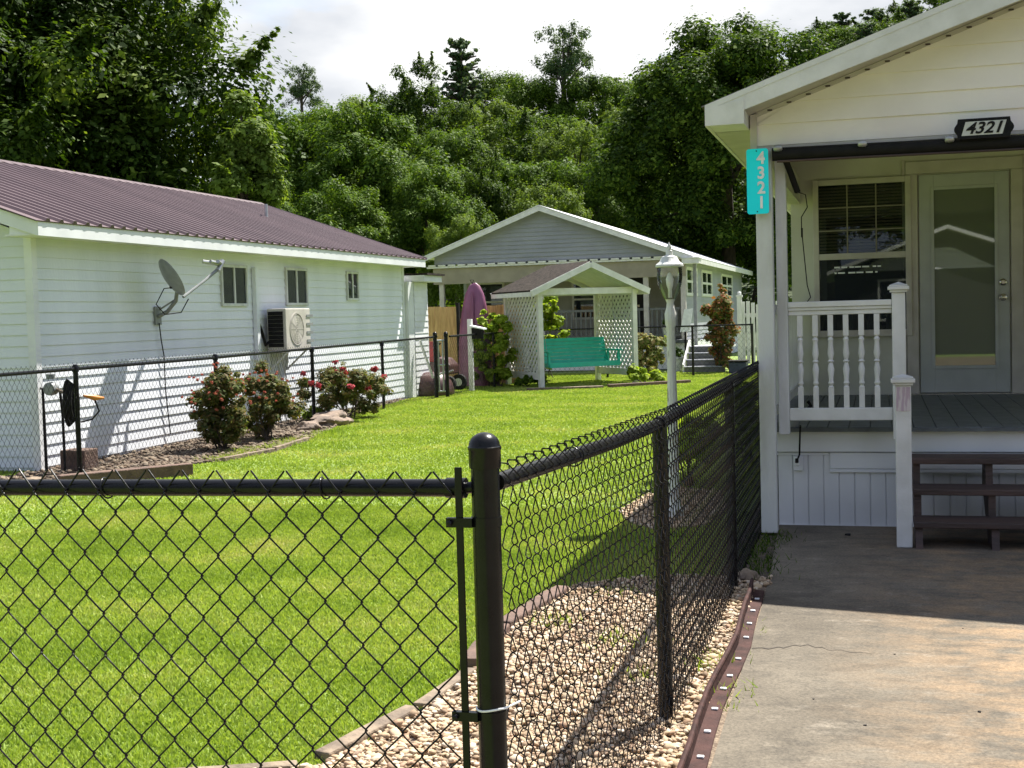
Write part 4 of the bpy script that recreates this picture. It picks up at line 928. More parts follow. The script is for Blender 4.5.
# ------------------------------------------------------------------ arbor with swing
th = R(38); AO = Vector((-6.52, 25.25, 0)); AU = Vector((math.cos(th), math.sin(th), 0)); AV = Vector((-math.sin(th), math.cos(th), 0))
AW, AD = 2.12, 1.75
AM = Matrix(((AU.x, AV.x, 0, AO.x), (AU.y, AV.y, 0, AO.y), (0, 0, 1, 0), (0, 0, 0, 1)))
ar = thing('arbor', AO, 'white lattice swing arbor with a shingled gable roof', 'arbor')
def am(mb, *b): mb.box(*b, AM); return mb
for (u, v) in ((0, 0), (AW, 0), (0, AD), (AW, AD)):
    am(MB(), u - .05, u + .05, v - .05, v + .05, 0, 1.95).build('post', M['white'], ar, None, .004)
def lattice(u):
    mb = MB(); am(mb, u - .02, u + .02, .05, AD - .05, 1.84, 1.90); am(mb, u - .02, u + .02, .05, AD - .05, .16, .30)
    for sgn, off in ((1, .012), (-1, -.012)):
        k = -AD - 2
        while k < 4:
            # line z = .30 + sgn*(v - k)
            pts = []
            v0, v1, z0, z1 = .05, AD - .05, .30, 1.84
            for v in (v0, v1):
                z = z0 + sgn * (v - k) if sgn == 1 else z0 + (k - v)
                if z0 <= z <= z1: pts.append((v, z))
            for z in (z0, z1):
                v = k + (z - z0) if sgn == 1 else k - (z - z0)
                if v0 < v < v1: pts.append((v, z))
            if len(pts) >= 2 and math.hypot(pts[0][0] - pts[1][0], pts[0][1] - pts[1][1]) > .03:
                a, b = pts[0], pts[1]; mb.beam(AM @ Vector((u + off, a[0], a[1])), AM @ Vector((u + off, b[0], b[1])), .008, .058, tuple(Vector((0, 0, 1))))
            k += .165
    return mb
lattice(0).build('lattice_panel', M['white'], ar); lattice(AW).build('lattice_panel', M['white'], ar)
mb = MB(); 
for v in (0, AD): am(mb, -.10, AW + .10, v - .025, v + .025, 1.86, 1.99)
for u in (0, AW): am(mb, u - .03, u + .03, .03, AD - .03, 1.90, 1.99)
mb.build('beam', M['white'], ar, None, .003)
def rp(u, v, z): return AM @ Vector((u, v, z))
zr, ze, ov = 2.50, 1.93, .26
mb = MB()
for u_e in (-ov, AW + ov):
    mb.add([rp(u_e, -.20, ze), rp(AW / 2, -.20, zr), rp(AW / 2, AD + .2, zr), rp(u_e, AD + .2, ze), rp(u_e, -.20, ze + .03), rp(AW / 2, -.20, zr + .03), rp(AW / 2, AD + .2, zr + .03), rp(u_e, AD + .2, ze + .03)],
           [(0, 1, 2, 3), (4, 5, 6, 7), (0, 1, 5, 4), (2, 3, 7, 6), (0, 3, 7, 4)])
mb.build('roof', M['shingle'], ar)
mb = MB()
for u_e, u_m in ((-ov + .02, AW / 2 - .01), (AW + ov - .02, AW / 2 + .01)):
    mb.add([rp(u_e, -.18, ze - .012), rp(u_m, -.18, zr - .012), rp(u_m, AD + .18, zr - .012), rp(u_e, AD + .18, ze - .012)], [(0, 1, 2, 3)])
mb.build('ceiling', M['white'], ar)
mb = MB()
for u_e in (-ov, AW + ov):
    for v in (-.215, AD + .205): mb.beam(rp(u_e, v, ze - .04), rp(AW / 2, v, zr - .04), .022, .12)
mb.beam(rp(-ov, -.2, ze - .05), rp(-ov, AD + .2, ze - .05), .022, .09); mb.beam(rp(AW + ov, -.2, ze - .05), rp(AW + ov, AD + .2, ze - .05), .022, .09)
mb.build('fascia', M['white'], ar)
mb = MB(); mb.beam(rp(AW / 2 - .48, AD, 2.22), rp(AW / 2 + .48, AD, 2.22), .03, .09); mb.build('collar_tie', M['white'], ar)
# swing
SM = AM @ Matrix.Translation((AW / 2 + .12, AD * .50, 0))
sw = thing('porch_swing', SM @ Vector((0, 0, .4)), 'green wooden swing bench hanging under the white arbor', 'swing')
sw_w = .80
mb = MB()
for i in range(6): mb.box(-sw_w, sw_w, -.42 + i * .085, -.42 + i * .085 + .07, .45 - i * .010, .475 - i * .010, SM)
mb.build('seat', M['bench'], sw)
mb = MB(); bt = SM @ Matrix.Translation((0, .10, .42)) @ Matrix.Rotation(R(-18), 4, 'X')
for i in range(7): mb.box(-sw_w, sw_w, 0, .022, .03 + i * .078, .03 + i * .078 + .069, bt)
for s in (-sw_w + .03, 0, sw_w - .03): mb.box(s - .025, s + .025, .024, .06, 0, .58, bt)
mb.build('backrest', M['bench'], sw)
mb = MB(); mb.box(-sw_w, sw_w, -.46, -.425, .37, .47, SM); mb.build('front_rail', M['bench'], sw)
for s in (-1, 1):
    mb = MB(); mb.box(s * sw_w - .05, s * sw_w + .05, -.50, .16, .68, .71, SM); mb.box(s * sw_w - .025, s * sw_w + .025, -.44, -.38, .40, .68, SM); mb.box(s * sw_w - .024, s * sw_w + .024, .06, .11, .40, .68, SM); mb.box(s * sw_w - .02, s * sw_w + .02, -.42, .10, .38, .45, SM); mb.build('armrest', M['bench'], sw, None, .004)
mb = MB()
for s in (-1, 1):
    for v in (-.40, .12): mb.tube([SM @ Vector((s * (sw_w + .03), v, .70)), SM @ Vector((s * (sw_w + .04), -.1, 1.5)), SM @ Vector((s * (sw_w + .04), -.1, 1.92))], .006, 5)
mb.build('chain', M['galv'], sw)
mb = MB(); mb.box(-sw_w - .3, sw_w + .3, -.14, -.06, 1.90, 1.98, SM); mb.build('hanging_beam', M['white'], ar)

# ------------------------------------------------------------------ feeder post, kayak, tan fence, mower
fp = thing('bird_feeder', (-7.75, 24.5, 0), 'white post carrying a small dark feeder box with a white lid', 'bird feeder')
MB().box(-7.80, -7.71, 24.46, 24.54, 0, 1.42).build('post', M['white'], fp, None, .004)
mb = MB(); mb.box(-7.70, -7.50, 24.42, 24.58, 1.03, 1.24); mb.build('box', M['black_matte'], fp)
mb = MB(); mb.extrude([(-7.73, 24.38, 1.27), (-7.45, 24.38, 1.21), (-7.45, 24.38, 1.235), (-7.73, 24.38, 1.30)], (0, .26, 0)); mb.build('lid', M['sign_white'], fp)
ky = thing('kayak', (-8.35, 26.3, 0), 'magenta plastic kayak standing on end against the tan fence', 'kayak')
mb = MB(); pts = []; n = 16; prof = [(.04, 2.18), (.14, 2.12), (.24, 1.95), (.32, 1.65), (.38, 1.3), (.41, .9), (.42, .5), (.41, .1), (.38, -.1)]
v = []; f = []
for (r, z) in prof:
    r = r * .86
    for k in range(n):
        a = 2 * math.pi * k / n; ca, sa = math.cos(a), math.sin(a)
        v.append((-8.22 + r * math.copysign(abs(ca) ** .8, ca), 26.2 + .08 * z + r * .42 * sa * (1.15 if sa < 0 else .8), z))
for i in range(len(prof) - 1):
    for k in range(n): k2 = (k + 1) % n; f.append((i * n + k, i * n + k2, (i + 1) * n + k2, (i + 1) * n + k))
f.append(tuple(range(n))); mb.add(v, f); mb.build('hull', M['kayak'], ky, 60)
mb = MB(); mb.tube([(-8.22, 26.05 + .08 * z, z) for z in (.2, .7, 1.2, 1.7, 2.0)], [.03, .05, .05, .04, .015], 8); mb.build('keel', M['kayak'], ky, 60)
mb = MB(); mb.tube([(-8.22, 26.22, 2.16), (-8.26, 26.20, 2.24), (-8.18, 26.2, 2.24), (-8.22, 26.22, 2.16)], .010, 6); mb.build('grab_handle', M['black_matte'], ky, 60)
tf = thing('wooden_fence', (-9, 27, 0), 'tan vertical board fence behind the magenta kayak', 'fence'); mb = MB(); x = -9.9
while x < -7.35:
    if not (-8.83 < x < -8.75): mb.box(x, x + .135, 26.95, 26.975, .02, 1.70 + random.uniform(-.008, .008))
    x += .142
mb.build('boards', M['tan_fence'], tf)
MB().box(-9.9, -7.3, 26.98, 27.02, .35, .43).box(-9.9, -7.3, 26.98, 27.02, 1.35, 1.43).build('rails', M['tan_fence'], tf)
MB().box(-8.82, -8.76, 26.9, 26.97, 0, 1.78).build('post', M['black_matte'], tf)
mw = thing('riding_mower', (-8.5, 24.6, 0), 'red riding lawn mower with a dark seat parked behind the gate posts', 'mower')
mb = MB(); mb.extrude([(-8.85, 24.3, .34), (-8.85, 24.3, .62), (-8.62, 24.3, .70), (-8.25, 24.3, .66), (-8.12, 24.3, .52), (-8.12, 24.3, .34)], (0, .55, 0)); mb.build('body', M['maroon'], mw, None, .03)
mb = MB(); mb.box(-8.85, -8.5, 24.32, 24.8, .66, .74); mb.extrude([(-8.9, 24.32, .7), (-8.82, 24.32, .7), (-8.84, 24.32, 1.05), (-8.92, 24.32, 1.05)], (0, .46, 0)); mb.build('seat', M['black_matte'], mw, None, .03)
mb = MB(); mb.box(-8.80, -8.40, 24.26, 24.29, .60, 1.00); mb.build('rear_cover', M['red'], mw, None, .02)
for (x, y, r) in ((-8.75, 24.22, .22), (-8.15, 24.22, .16), (-8.75, 24.92, .22), (-8.15, 24.92, .16)):
    w = MB().lathe([(r * .8, -.06), (r, -.05), (r, .05), (r * .8, .06)], (x, y, r), 20, Matrix.Rotation(R(90), 4, 'X')).build('wheel', M['black_matte'], mw, 40)
    MB().lathe([(r * .5, -.065), (r * .5, .065)], (x, y, r), 14, Matrix.Rotation(R(90), 4, 'X')).build('hub', M['white_dirty'], w, 40)
mb = MB(); mb.tube([(-8.42, 24.57, .66), (-8.48, 24.57, .92)], .02, 8); mb.tube([(-8.48 + .05 * math.cos(t), 24.57 + .16 * math.sin(t), .93 + .03 * math.cos(t)) for t in np.linspace(0, 6.283, 18)], .012, 6); mb.build('steering_wheel', M['black_matte'], mw, 50)
wb = thing('wheelbarrow', (-8.1, 23.2, 0), 'maroon upturned wheelbarrow leaning behind the corner of the left house', 'wheelbarrow')
mb = MB(); mb.lathe([(.42, .02), (.43, .06), (.40, .22), (.33, .36), (.20, .43), (.04, .45)], (-8.15, 23.25, 0), 24); o = mb.build('tray', M['maroon'], wb, 40)
mb = MB(); mb.tube([(-8.5, 23.0, .1), (-8.1, 22.95, .30), (-7.8, 23.0, .46)], .018, 8); mb.tube([(-8.5, 23.5, .1), (-8.1, 23.5, .34), (-7.8, 23.5, .46)], .018, 8); mb.build('handles', M['galv'], wb, 50)

# ------------------------------------------------------------------ middle house
MH = thing('house', (-8, 32, 0), 'blue grey gabled house with a deep front porch, beyond the swing arbor', 'house')
my0, my1 = 32.0, 48.0; pk = (-8.22, 4.24); le = (-11.45, 3.02); re = (-4.35, 2.81)
mb = MB(); mb.box(-11.1, -4.75, 34.6, my1 - .2, .5, 2.95)
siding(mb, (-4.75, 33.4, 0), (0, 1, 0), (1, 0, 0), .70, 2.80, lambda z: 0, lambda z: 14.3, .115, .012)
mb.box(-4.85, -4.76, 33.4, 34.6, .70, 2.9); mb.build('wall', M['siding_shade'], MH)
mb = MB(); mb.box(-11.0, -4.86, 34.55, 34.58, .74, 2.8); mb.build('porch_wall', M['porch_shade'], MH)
mb = MB(); s1 = (pk[1] - le[1]) / (pk[0] - le[0]); s2 = (pk[1] - re[1]) / (re[0] - pk[0])
mb.extrude([(le[0] + .3, my0 + .32, 2.83), (re[0] - .3, my0 + .32, 2.83), (re[0] - .3, my0 + .32, re[1] + .3 * s2 - .05), (pk[0], my0 + .32, pk[1] - .05), (le[0] + .3, my0 + .32, le[1] + .3 * s1 - .05)], (0, .08, 0))
siding(mb, (0, my0 + .32, 0), (1, 0, 0), (0, -1, 0), 2.85, 4.1, lambda z: max(le[0] + .3, pk[0] - (pk[1] - .08 - z) / s1), lambda z: min(re[0] - .3, pk[0] + (pk[1] - .08 - z) / s2), .105, .024)
mb.build('gable', M['siding_grey'], MH)
mb = MB()
for (a, b) in ((le, pk), (re, pk)):
    mb.add([(a[0], my0, a[1]), (b[0], my0, b[1]), (b[0], my1, b[1]), (a[0], my1, a[1]), (a[0], my0, a[1] - .02), (b[0], my0, b[1] - .02), (b[0], my1, b[1] - .02), (a[0], my1, a[1] - .02)], [(0, 1, 2, 3), (4, 7, 6, 5), (0, 4, 5, 1), (2, 6, 7, 3), (0, 3, 7, 4)])
mb.build('roof', M['white_metal'], MH)
mb = MB()
for (a, b) in ((le, pk), (re, pk)):
    mb.extrude([(a[0], my0 + .01, a[1] - .025), (b[0], my0 + .01, b[1] - .025), (b[0], my0 + .01, b[1] - .15), (a[0], my0 + .01, a[1] - .14)], (0, .03, 0))
mb.box(re[0] - .03, re[0] - .005, my0 + .04, my1, re[1] - .15, re[1] - .02)
mb.build('fascia', M['white'], MH)
mb = MB(); mb.extrude([(re[0] - .03, my0 + .05, re[1] - .10), (-4.74, my0 + .05, re[1] - .02), (-4.74, my0 + .05, re[1] - .0), (re[0] - .03, my0 + .05, re[1] - .04)], (0, my1 - my0 - .2, 0)); mb.build('soffit', M['siding_white'], MH)
mb = MB(); mb.box(-11.35, -4.45, my0 + .26, my0 + .34, 2.745, 2.79); xx = -11.3
while xx < -4.5: mb.box(xx, xx + .20, my0 + .235, my0 + .30, 2.792, 2.835); xx += .27
g1 = mb.build('gutter', M['white'], MH)
mb = MB(); mb.box(-11.2, -4.6, my0 + .34, my0 + .52, 2.33, 2.74); mb.build('porch_beam', mat('shaded_beige_beam', (.30, .265, .20), None, .6, 4), MH)  # beige beam, its colour darkened to stand in for porch shade
mb = MB(); mb.box(-11.1, -4.72, my0 + .35, 34.5, 2.745, 2.77); mb.build('porch_ceiling', M['trim_cream'], MH)
for x in (-11.0, -10.15, -8.3, -5.60, -4.66): MB().box(x - .06, x + .06, my0 + .37, my0 + .49, .75, 2.33).build('column', M['trim_cream'], MH)
MB().box(-11.1, -4.55, my0 + .25, 34.5, .66, .745).build('porch_floor', M['deck'], MH)
mb = MB(); mb.box(-11.05, -4.62, my0 + .32, my0 + .345, .02, .66)
for i in range(44): mb.box(-11.0 + i * .145, -10.985 + i * .145, my0 + .312, my0 + .32, .04, .64)
mb.box(-4.66, -4.64, my0 + .35, 47, .02, .66); mb.build('skirting', M['siding_white'], MH)
for (x0, x1) in ((-10.1, -8.36), (-8.24, -5.66), (-5.54, -4.72)):
    mb = MB(); mb.box(x0, x1, my0 + .40, my0 + .45, 1.50, 1.56); mb.box(x0, x1, my0 + .40, my0 + .45, .84, .89); x = x0 + .06
    while x < x1 - .05: mb.box(x, x + .035, my0 + .41, my0 + .44, .89, 1.50); x += .125
    mb.build('railing', M['rail_grey'], MH)
dr = MB().box(-6.9, -6.0, 34.50, 34.54, .75, 2.70).build('door', M['dark_inside_shade'], MH); MB().box(-6.2, -6.14, 34.47, 34.5, 1.6, 1.66).build('handle', M['metal'], dr)
for x in (-10.7, -9.6, -8.0): window(MH, (x, 34.55, 1.3), (1, 0, 0), (0, -1, 0), .8, 1.1, 1, .06, 'trim_cream', rail=True)
for y, w_ in ((33.45, 2.1), (36.5, 2.3), (41.3, 3.1)): window(MH, (-4.75, y, 1.85), (0, 1, 0), (1, 0, 0), w_, .75, 2, .08, 'white', rail=True)
mb = MB(); mb.box(-4.62, -4.20, my0 - .05, my0 + .35, 2.62, 2.74); mb.box(-4.64, -4.18, my0 - .07, my0 + .37, 2.742, 2.765); mb.build('eave_box', M['white'], MH)
mb = MB(); mb.box(-4.40, -4.32, my0 + .3, my0 + .38, 0, 2.62); mb.build('corner_post', M['grey_plastic'], MH)
st = thing('porch_steps', (-3.9, 31, 0), 'dark treaded steps with white nosing leading up to the far porch', 'steps')
for i in range(4):
    y = 30.6 + i * .3; z = .15 + i * .15
    MB().box(-4.42, -3.45, y, y + .32, z - .022, z).build('tread', M['siding_shade'], st); MB().box(-4.40, -3.47, y + .03, y + .05, z - .15, z - .023).build('riser', M['rail_grey'], st)
MB().extrude([(-4.46, 30.6, 0), (-4.46, 30.6, .2), (-4.46, 31.7, .75), (-4.46, 31.9, .75), (-4.46, 31.9, 0)], (.035, 0, 0)).build('stringer', M['white'], st)
MB().box(-4.40, -3.40, 31.82, 32.5, .56, .60).build('landing', M['white'], st)
gs = thing('garden_sign', (-4.55, 31.4, 0), 'slanted white message board beside the far porch steps', 'sign')
mb = MB(); mb.add([(-4.62, 31.4, .95), (-4.38, 31.4, .97), (-4.30, 31.4, 1.52), (-4.50, 31.4, 1.50), (-4.62, 31.43, .95), (-4.38, 31.43, .97), (-4.30, 31.43, 1.52), (-4.50, 31.43, 1.50)], [(0, 1, 2, 3), (7, 6, 5, 4), (0, 4, 5, 1), (1, 5, 6, 2), (2, 6, 7, 3), (3, 7, 4, 0)]); mb.build('board', M['sign_white'], gs)
MB().box(-4.52, -4.47, 31.44, 31.48, 0, 1.1).build('stake', M['black_matte'], gs)
for i, (x, y, lb) in enumerate(((-4.98, 31.9, 'white flower pot left of the far porch steps'), (-4.72, 31.7, 'small white pot nearest the far porch steps'))):
    pt = thing('flower_pot', (x, y, 0), lb, 'flower pot', 'white pots by the far porch')
    MB().lathe([(.10, 0), (.14, .30), (.16, .30), (.16, .34), (.12, .34)], (x, y, .75 if i == 0 else 0), 14).build('pot', M['white'], pt, 40)
    c = quads_mesh('plant', leaf_quads(np.array([[0, 0, (.75 if i == 0 else 0) + .45]]), np.array([.16]), 260, .05, shell=.2), M['leaf_mid']); c.parent = pt
pf = thing('picket_fence', (-3, 34, 0), 'white picket fence with capped posts beyond the far porch steps', 'fence'); mb = MB(); x = -3.40
while x < -1.9: mb.box(x, x + .09, 34, 34.03, .05, 1.62 + .05 * math.sin(x * 9)); x += .125
mb.box(-3.4, -1.9, 34.035, 34.07, .4, .5); mb.box(-3.4, -1.9, 34.035, 34.07, 1.25, 1.35); mb.build('pickets', M['white'], pf)
for x in (-3.44, -2.72, -2.0):
    mb = MB(); mb.box(x - .06, x + .06, 33.9, 34.0, 0, 1.78); mb.box(x - .08, x + .08, 33.88, 34.02, 1.78, 1.83); mb.lathe([(.05, 0), (.055, .05), (.02, .10)], (x, 33.95, 1.83), 10); mb.build('post', M['white'], pf)
bx_ = thing('storage_bin', (-3.2, 30.2, 0), 'dark blue storage bin with lid beside the photinia', 'bin'); MB().box(-3.30, -2.90, 29.9, 30.4, 0, .26).build('bin', mat('navy_plastic', (.02, .03, .08), None, .5), bx_, None, .02); MB().box(-3.32, -2.88, 29.87, 30.43, .262, .30).build('lid', M['black_matte'], bx_, None, .01)

# ------------------------------------------------------------------ right house (nearest), turned by 1.5 degrees
RH = thing('house', (-.64, 8.87, 0), 'nearest cream sided house with white trimmed gable over a raised porch', 'house')
PZ = .68
def rh(n, m, mb, parent=None, **k): return mb.build(n, M[m], parent or RH, **k)
YG = 8.50; gx0 = -.76; ez, eX = 2.73, -1.02; RS = .348; rX = 3.3
def roofz(x): return ez + (x - eX) * RS if x < rX else ez + (rX - eX) * RS - (x - rX) * RS
# gable wall
mb = MB(); gx1 = 2 * rX - gx0
mb.extrude([(gx0, YG, 2.50), (gx1, YG, 2.50), (gx1, YG, roofz(gx1) - .10), (rX, YG, roofz(rX) - .10), (gx0, YG, roofz(gx0) - .10)], (0, .12, 0))
siding(mb, (0, YG, 0), (1, 0, 0), (0, -1, 0), 2.512, 4.05, lambda z: max(gx0 + .03, eX + (z + .13 - ez) / RS), lambda z: min(gx1 - .03, 2 * rX - eX - (z + .13 - ez) / RS), .134, .013)
rh('gable', 'siding_cream', mb)
mb = MB(); mb.box(gx0 - .012, gx0 + .032, YG - .022, YG + .0, 2.49, roofz(gx0) - .11); mb.box(gx0 + .034, 6, YG - .020, YG + .0, 2.488, 2.508)
mb.extrude([(gx0 + .03, YG - .02, roofz(gx0 + .03) - .135), (rX, YG - .02, roofz(rX) - .135), (rX, YG - .02, roofz(rX) - .108), (gx0 + .03, YG - .02, roofz(gx0 + .03) - .108)], (0, .018, 0)); rh('j_channel', 'trim_cream', mb)
# vent slots under the rake
mb = MB(); x = gx0 + .1
while x < 2.2: mb.box(x, x + .03, YG - .026, YG - .021, roofz(x) - .128, roofz(x) - .118); x += .12
rh('rake_vents', 'step_wood', mb)
y0r = 8.18; y1r = 24
def rake(a, b, ya, yb, zt0, zt1, zb0, zb1, mb): mb.extrude([(a, ya, zb0), (b, ya, zb1), (b, ya, zt1), (a, ya, zt0)], (0, yb - ya, 0))
mb = MB(); rake(eX, rX, y0r, y0r + .003, roofz(eX) + .015, roofz(rX) + .017, roofz(eX) - .02, roofz(rX) - .02, mb); rake(eX, rX, y0r + .0035, y0r + .022, roofz(eX) - .002, roofz(rX) - .002, roofz(eX) - .105, roofz(rX) - .20, mb); rake(2 * rX - eX, rX, y0r, y0r + .022, roofz(eX), roofz(rX), roofz(eX) - .105, roofz(rX) - .20, mb); mb.extrude([(eX, y0r - .002, ez - .112), (gx0 - .02, y0r - .002, ez - .112), (gx0 - .02, y0r - .002, roofz(gx0) - .05), (eX, y0r - .002, ez - .01)], (0, .34, 0))
mb.box(eX, eX + .02, y0r + .024, y1r, ez - .115, ez - .01); rh('fascia', 'white', mb)
mb = MB(); rake(eX + .02, rX, y0r + .024, YG - .001, roofz(eX) - .085, roofz(rX) - .085, roofz(eX) - .10, roofz(rX) - .10, mb)
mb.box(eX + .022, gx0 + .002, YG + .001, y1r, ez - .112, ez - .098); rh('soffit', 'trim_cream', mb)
mb = MB()
for s in (0, 1):
    a = eX - .02 if s == 0 else 2 * rX - eX + .02
    mb.extrude([(a, y0r + .004, ez + .004), (rX, y0r + .004, roofz(rX) + .006), (rX, y0r + .004, roofz(rX) + .014), (a, y0r + .004, ez + .012)], (0, y1r - y0r - .01, 0))
rh('roof', 'shingle_grey', mb)
# body of the house behind the porch
mb = MB(); mb.box(-.74, 7.3, 12.07, 23.8, 0, 2.9); siding(mb, (-.74, 12.1, 0), (0, 1, 0), (-1, 0, 0), .05, 2.66, lambda z: 0, lambda z: 11.6, .115, .012); rh('wall', 'siding_cream', mb)
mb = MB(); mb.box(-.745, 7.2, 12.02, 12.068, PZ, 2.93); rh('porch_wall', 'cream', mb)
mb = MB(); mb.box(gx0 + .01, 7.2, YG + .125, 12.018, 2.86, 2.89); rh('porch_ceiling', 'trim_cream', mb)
mb = MB(); mb.box(gx0 + .0, gx0 + .10, YG + .124, 12.0, 2.40, 2.62); rh('side_beam', 'trim_cream', mb)
# floor boards
mb = MB(); x = -.74
while x < 4.5: mb.box(x, x + .132, 8.80, 12.015, PZ - .03, PZ); x += .137
rh('porch_floor', 'deck', mb, bevel=.003)
mb = MB(); mb.box(-.72, 4.5, 8.79, 8.796, PZ - .028, PZ - .004); mb.box(-.74, 4.5, 8.85, 11.9, PZ - .12, PZ - .033); rh('floor_edge', 'deck', mb)
mb = MB(); mb.box(-.68, 4.5, 8.845, 8.87, .515, PZ - .034); rh('band_board', 'siding_white', mb)
mb = MB(); mb.box(-.66, 4.5, 8.885, 8.92, .0, .512); x = -.66
while x < 4.4: mb.box(x, x + .094, 8.876, 8.8845, .02, .498); x += .1
mb.box(-.67, -.325, 8.868, 8.8755, .488, .505); mb.box(-.66, 4.5, 8.866, 8.8755, .0, .022); rh('skirting', 'siding_white', mb, bevel=.002)
mb = MB(); mb.box(-.32, 1.2, 8.862, 8.8675, .40, .507); mb.box(-.32, 1.2, 8.858, 8.8755, .375, .396); rh('access_panel', 'siding_white', mb, bevel=.002)
mb = MB(); mb.box(-.560, -.495, 8.850, 8.8755, .385, .485); ob = rh('outlet_box', 'siding_white', mb, bevel=.004)
mb = MB(); mb.box(-.553, -.520, 8.842, 8.8495, .42, .480); mb.build('cover', M['sign_white'], ob, None, .003)
# posts
mb = MB(); mb.box(-.742, -.640, 8.45, 8.55, .03, 2.49); rh('corner_post', 'white_dirty', mb, bevel=.006)
mb = MB(); mb.box(-.628, -.560, 8.56, 8.64, .655, 2.485); rh('porch_post', 'white_dirty', mb, bevel=.006)
# window
wp = Vector((-.53, 12.018, 1.24)); ww, wh = .80, 1.34
win = MB()
def wb(mb, a0, a1, z0, z1, d0, d1): return mb.box(-.53 + a0, -.53 + a1, 12.018 - d1, 12.018 - d0, 1.24 + z0, 1.24 + z1)
for b in ((-.02, .03, -.04, wh + .02, 0, .05), (ww - .03, ww + .02, -.04, wh + .02, 0, .05), (.03, ww - .03, wh - .03, wh + .02, 0, .049), (.03, ww - .03, -.04, .02, 0, .055), (.03, ww - .03, wh * .485, wh * .485 + .055, 0, .048)): wb(win, *b)
win = rh('window', 'trim_cream', win, bevel=.004)
mb = MB(); z2 = wh * .485 + .055
for k in (1, 2): wb(mb, .03 + (ww - .06) * k / 3 - .006, .03 + (ww - .06) * k / 3 + .006, z2, wh - .03, .036, .044)
for k in (1, 2): wb(mb, .03, ww - .03, z2 + (wh - .03 - z2) * k / 3 - .006, z2 + (wh - .03 - z2) * k / 3 + .006, .0365, .0445)
mb.build('muntins', M['muntin'], win)
mb = MB(); z = z2 + .01
while z < wh - .04: wb(mb, .035, ww - .035, z, z + .017, .012, .018); z += .028
mb.build('blind', M['blind'], win)
mb = MB(); wb(mb, .03, ww - .03, .02, wh * .485, .020, .023); mb.build('pane', M['glass_dark'], win)
mb = MB()
for zz, segs in ((wh * .485 - .075, ((.16, .21), (.22, .27), (.29, .33), (.335, .39), (.40, .46), (.49, .52), (.53, .56))), (wh * .485 - .125, ((.16, .18), (.19, .25), (.28, .34), (.35, .41), (.43, .49), (.51, .53)))):
    for a_, b_ in segs: wb(mb, a_, b_, zz, zz + .013, .024, .0255)
mb.build('window_sticker', M['sign_white'], win)
mb = MB(); wb(mb, .03, ww - .03, z2, wh - .03, .030, .033); mb.build('pane', M['glass'], win)
mb = MB(); wb(mb, .03, ww - .03, .02, wh - .03, .002, .006); mb.build('backing', M['dark_inside_shade'], win)
# door
dX0, dX1, dZ0, dZ1, dY = .355, 1.098, .695, 2.60, 12.018
mb = MB(); mb.box(dX0 - .11, dX0 - .012, dY - .035, dY, PZ, dZ1 + .012); mb.box(dX1 + .012, dX1 + .11, dY - .035, dY, PZ, dZ1 + .012); mb.box(dX0 - .11, dX1 + .11, dY - .036, dY, dZ1 + .013, dZ1 + .12)
mb.box(dX0 - .14, dX0 - .112, dY - .02, dY, PZ, dZ1 + .14); mb.box(dX1 + .112, dX1 + .14, dY - .02, dY, PZ, dZ1 + .14); rh('door_frame', 'trim_cream', mb, bevel=.004)
mb = MB(); mb.box(dX0 - .11, dX1 + .11, dY - .10, dY, PZ, dZ0 - .006); rh('threshold', 'metal', mb)
gxa, gxb, gza, gzb = dX0 + .125, dX1 - .12, dZ0 + .235, dZ1 - .135
mb = MB()
for b in ((dX0, gxa, dZ0, dZ1), (gxb, dX1, dZ0, dZ1), (gxa, gxb, dZ0, gza), (gxa, gxb, gzb, dZ1)): mb.box(b[0], b[1], dY - .022, dY - .001, b[2], b[3])
for b in ((gxa - .028, gxa, gza - .028, gzb + .028), (gxb, gxb + .028, gza - .028, gzb + .028), (gxa, gxb, gza - .028, gza), (gxa, gxb, gzb, gzb + .028)): mb.box(b[0], b[1], dY - .032, dY - .023, b[2], b[3])
door = rh('door', 'door', mb, bevel=.003)
mb = MB(); mb.box(gxa, gxb, dY - .014, dY - .011, gza, gzb); mb.build('glass', M['door_glass'], door)
mb = MB(); mb.box(gxa, gxb, dY - .006, dY - .003, gza, gzb); mb.build('backing', M['blind'], door)
for z in (1.645, 1.515):
    mb = MB(); mb.lathe([(.032, 0), (.032, .008), (.018, .012), (.016, .03), (.026, .045), (.024, .06), (.008, .066)] if z < 1.6 else [(.030, 0), (.030, .012), (.018, .018), (.016, .028)], (1.043, dY - .022, z), 18, Matrix.Rotation(R(90), 4, 'X')); mb.build('handle' if z < 1.6 else 'deadbolt', M['metal'], door, 40)

# porch railing: thing of parts
rl = thing('porch_railing', (-.25, 8.6, PZ), 'white porch railing with turned balusters, left of the steps', 'railing')
mb = MB(); mb.box(-.559, .083, 8.575, 8.635, 1.455, 1.475); mb.box(-.559, .083, 8.565, 8.645, 1.476, 1.512); mb.box(-.559, .083, 8.585, 8.625, 1.425, 1.454); mb.build('top_rail', M['white'], rl, None, .004)
mb = MB(); mb.box(-.559, .083, 8.58, 8.63, .745, .825); mb.build('bottom_rail', M['white'], rl, None, .004)
for i in range(6):
    x = -.487 + i * .0955
    mb = MB(); mb.box(x - .017, x + .017, 8.588, 8.622, .826, .96); mb.box(x - .017, x + .017, 8.588, 8.622, 1.29, 1.424)
    mb.lathe([(.017, .96), (.011, .968), (.019, .985), (.014, 1.0), (.016, 1.03), (.021, 1.075), (.012, 1.115), (.021, 1.125), (.012, 1.135), (.021, 1.175), (.016, 1.22), (.014, 1.25), (.019, 1.265), (.011, 1.282), (.017, 1.29)], (x, 8.605, 0), 12); mb.build('baluster', M['white'], rl, 40)
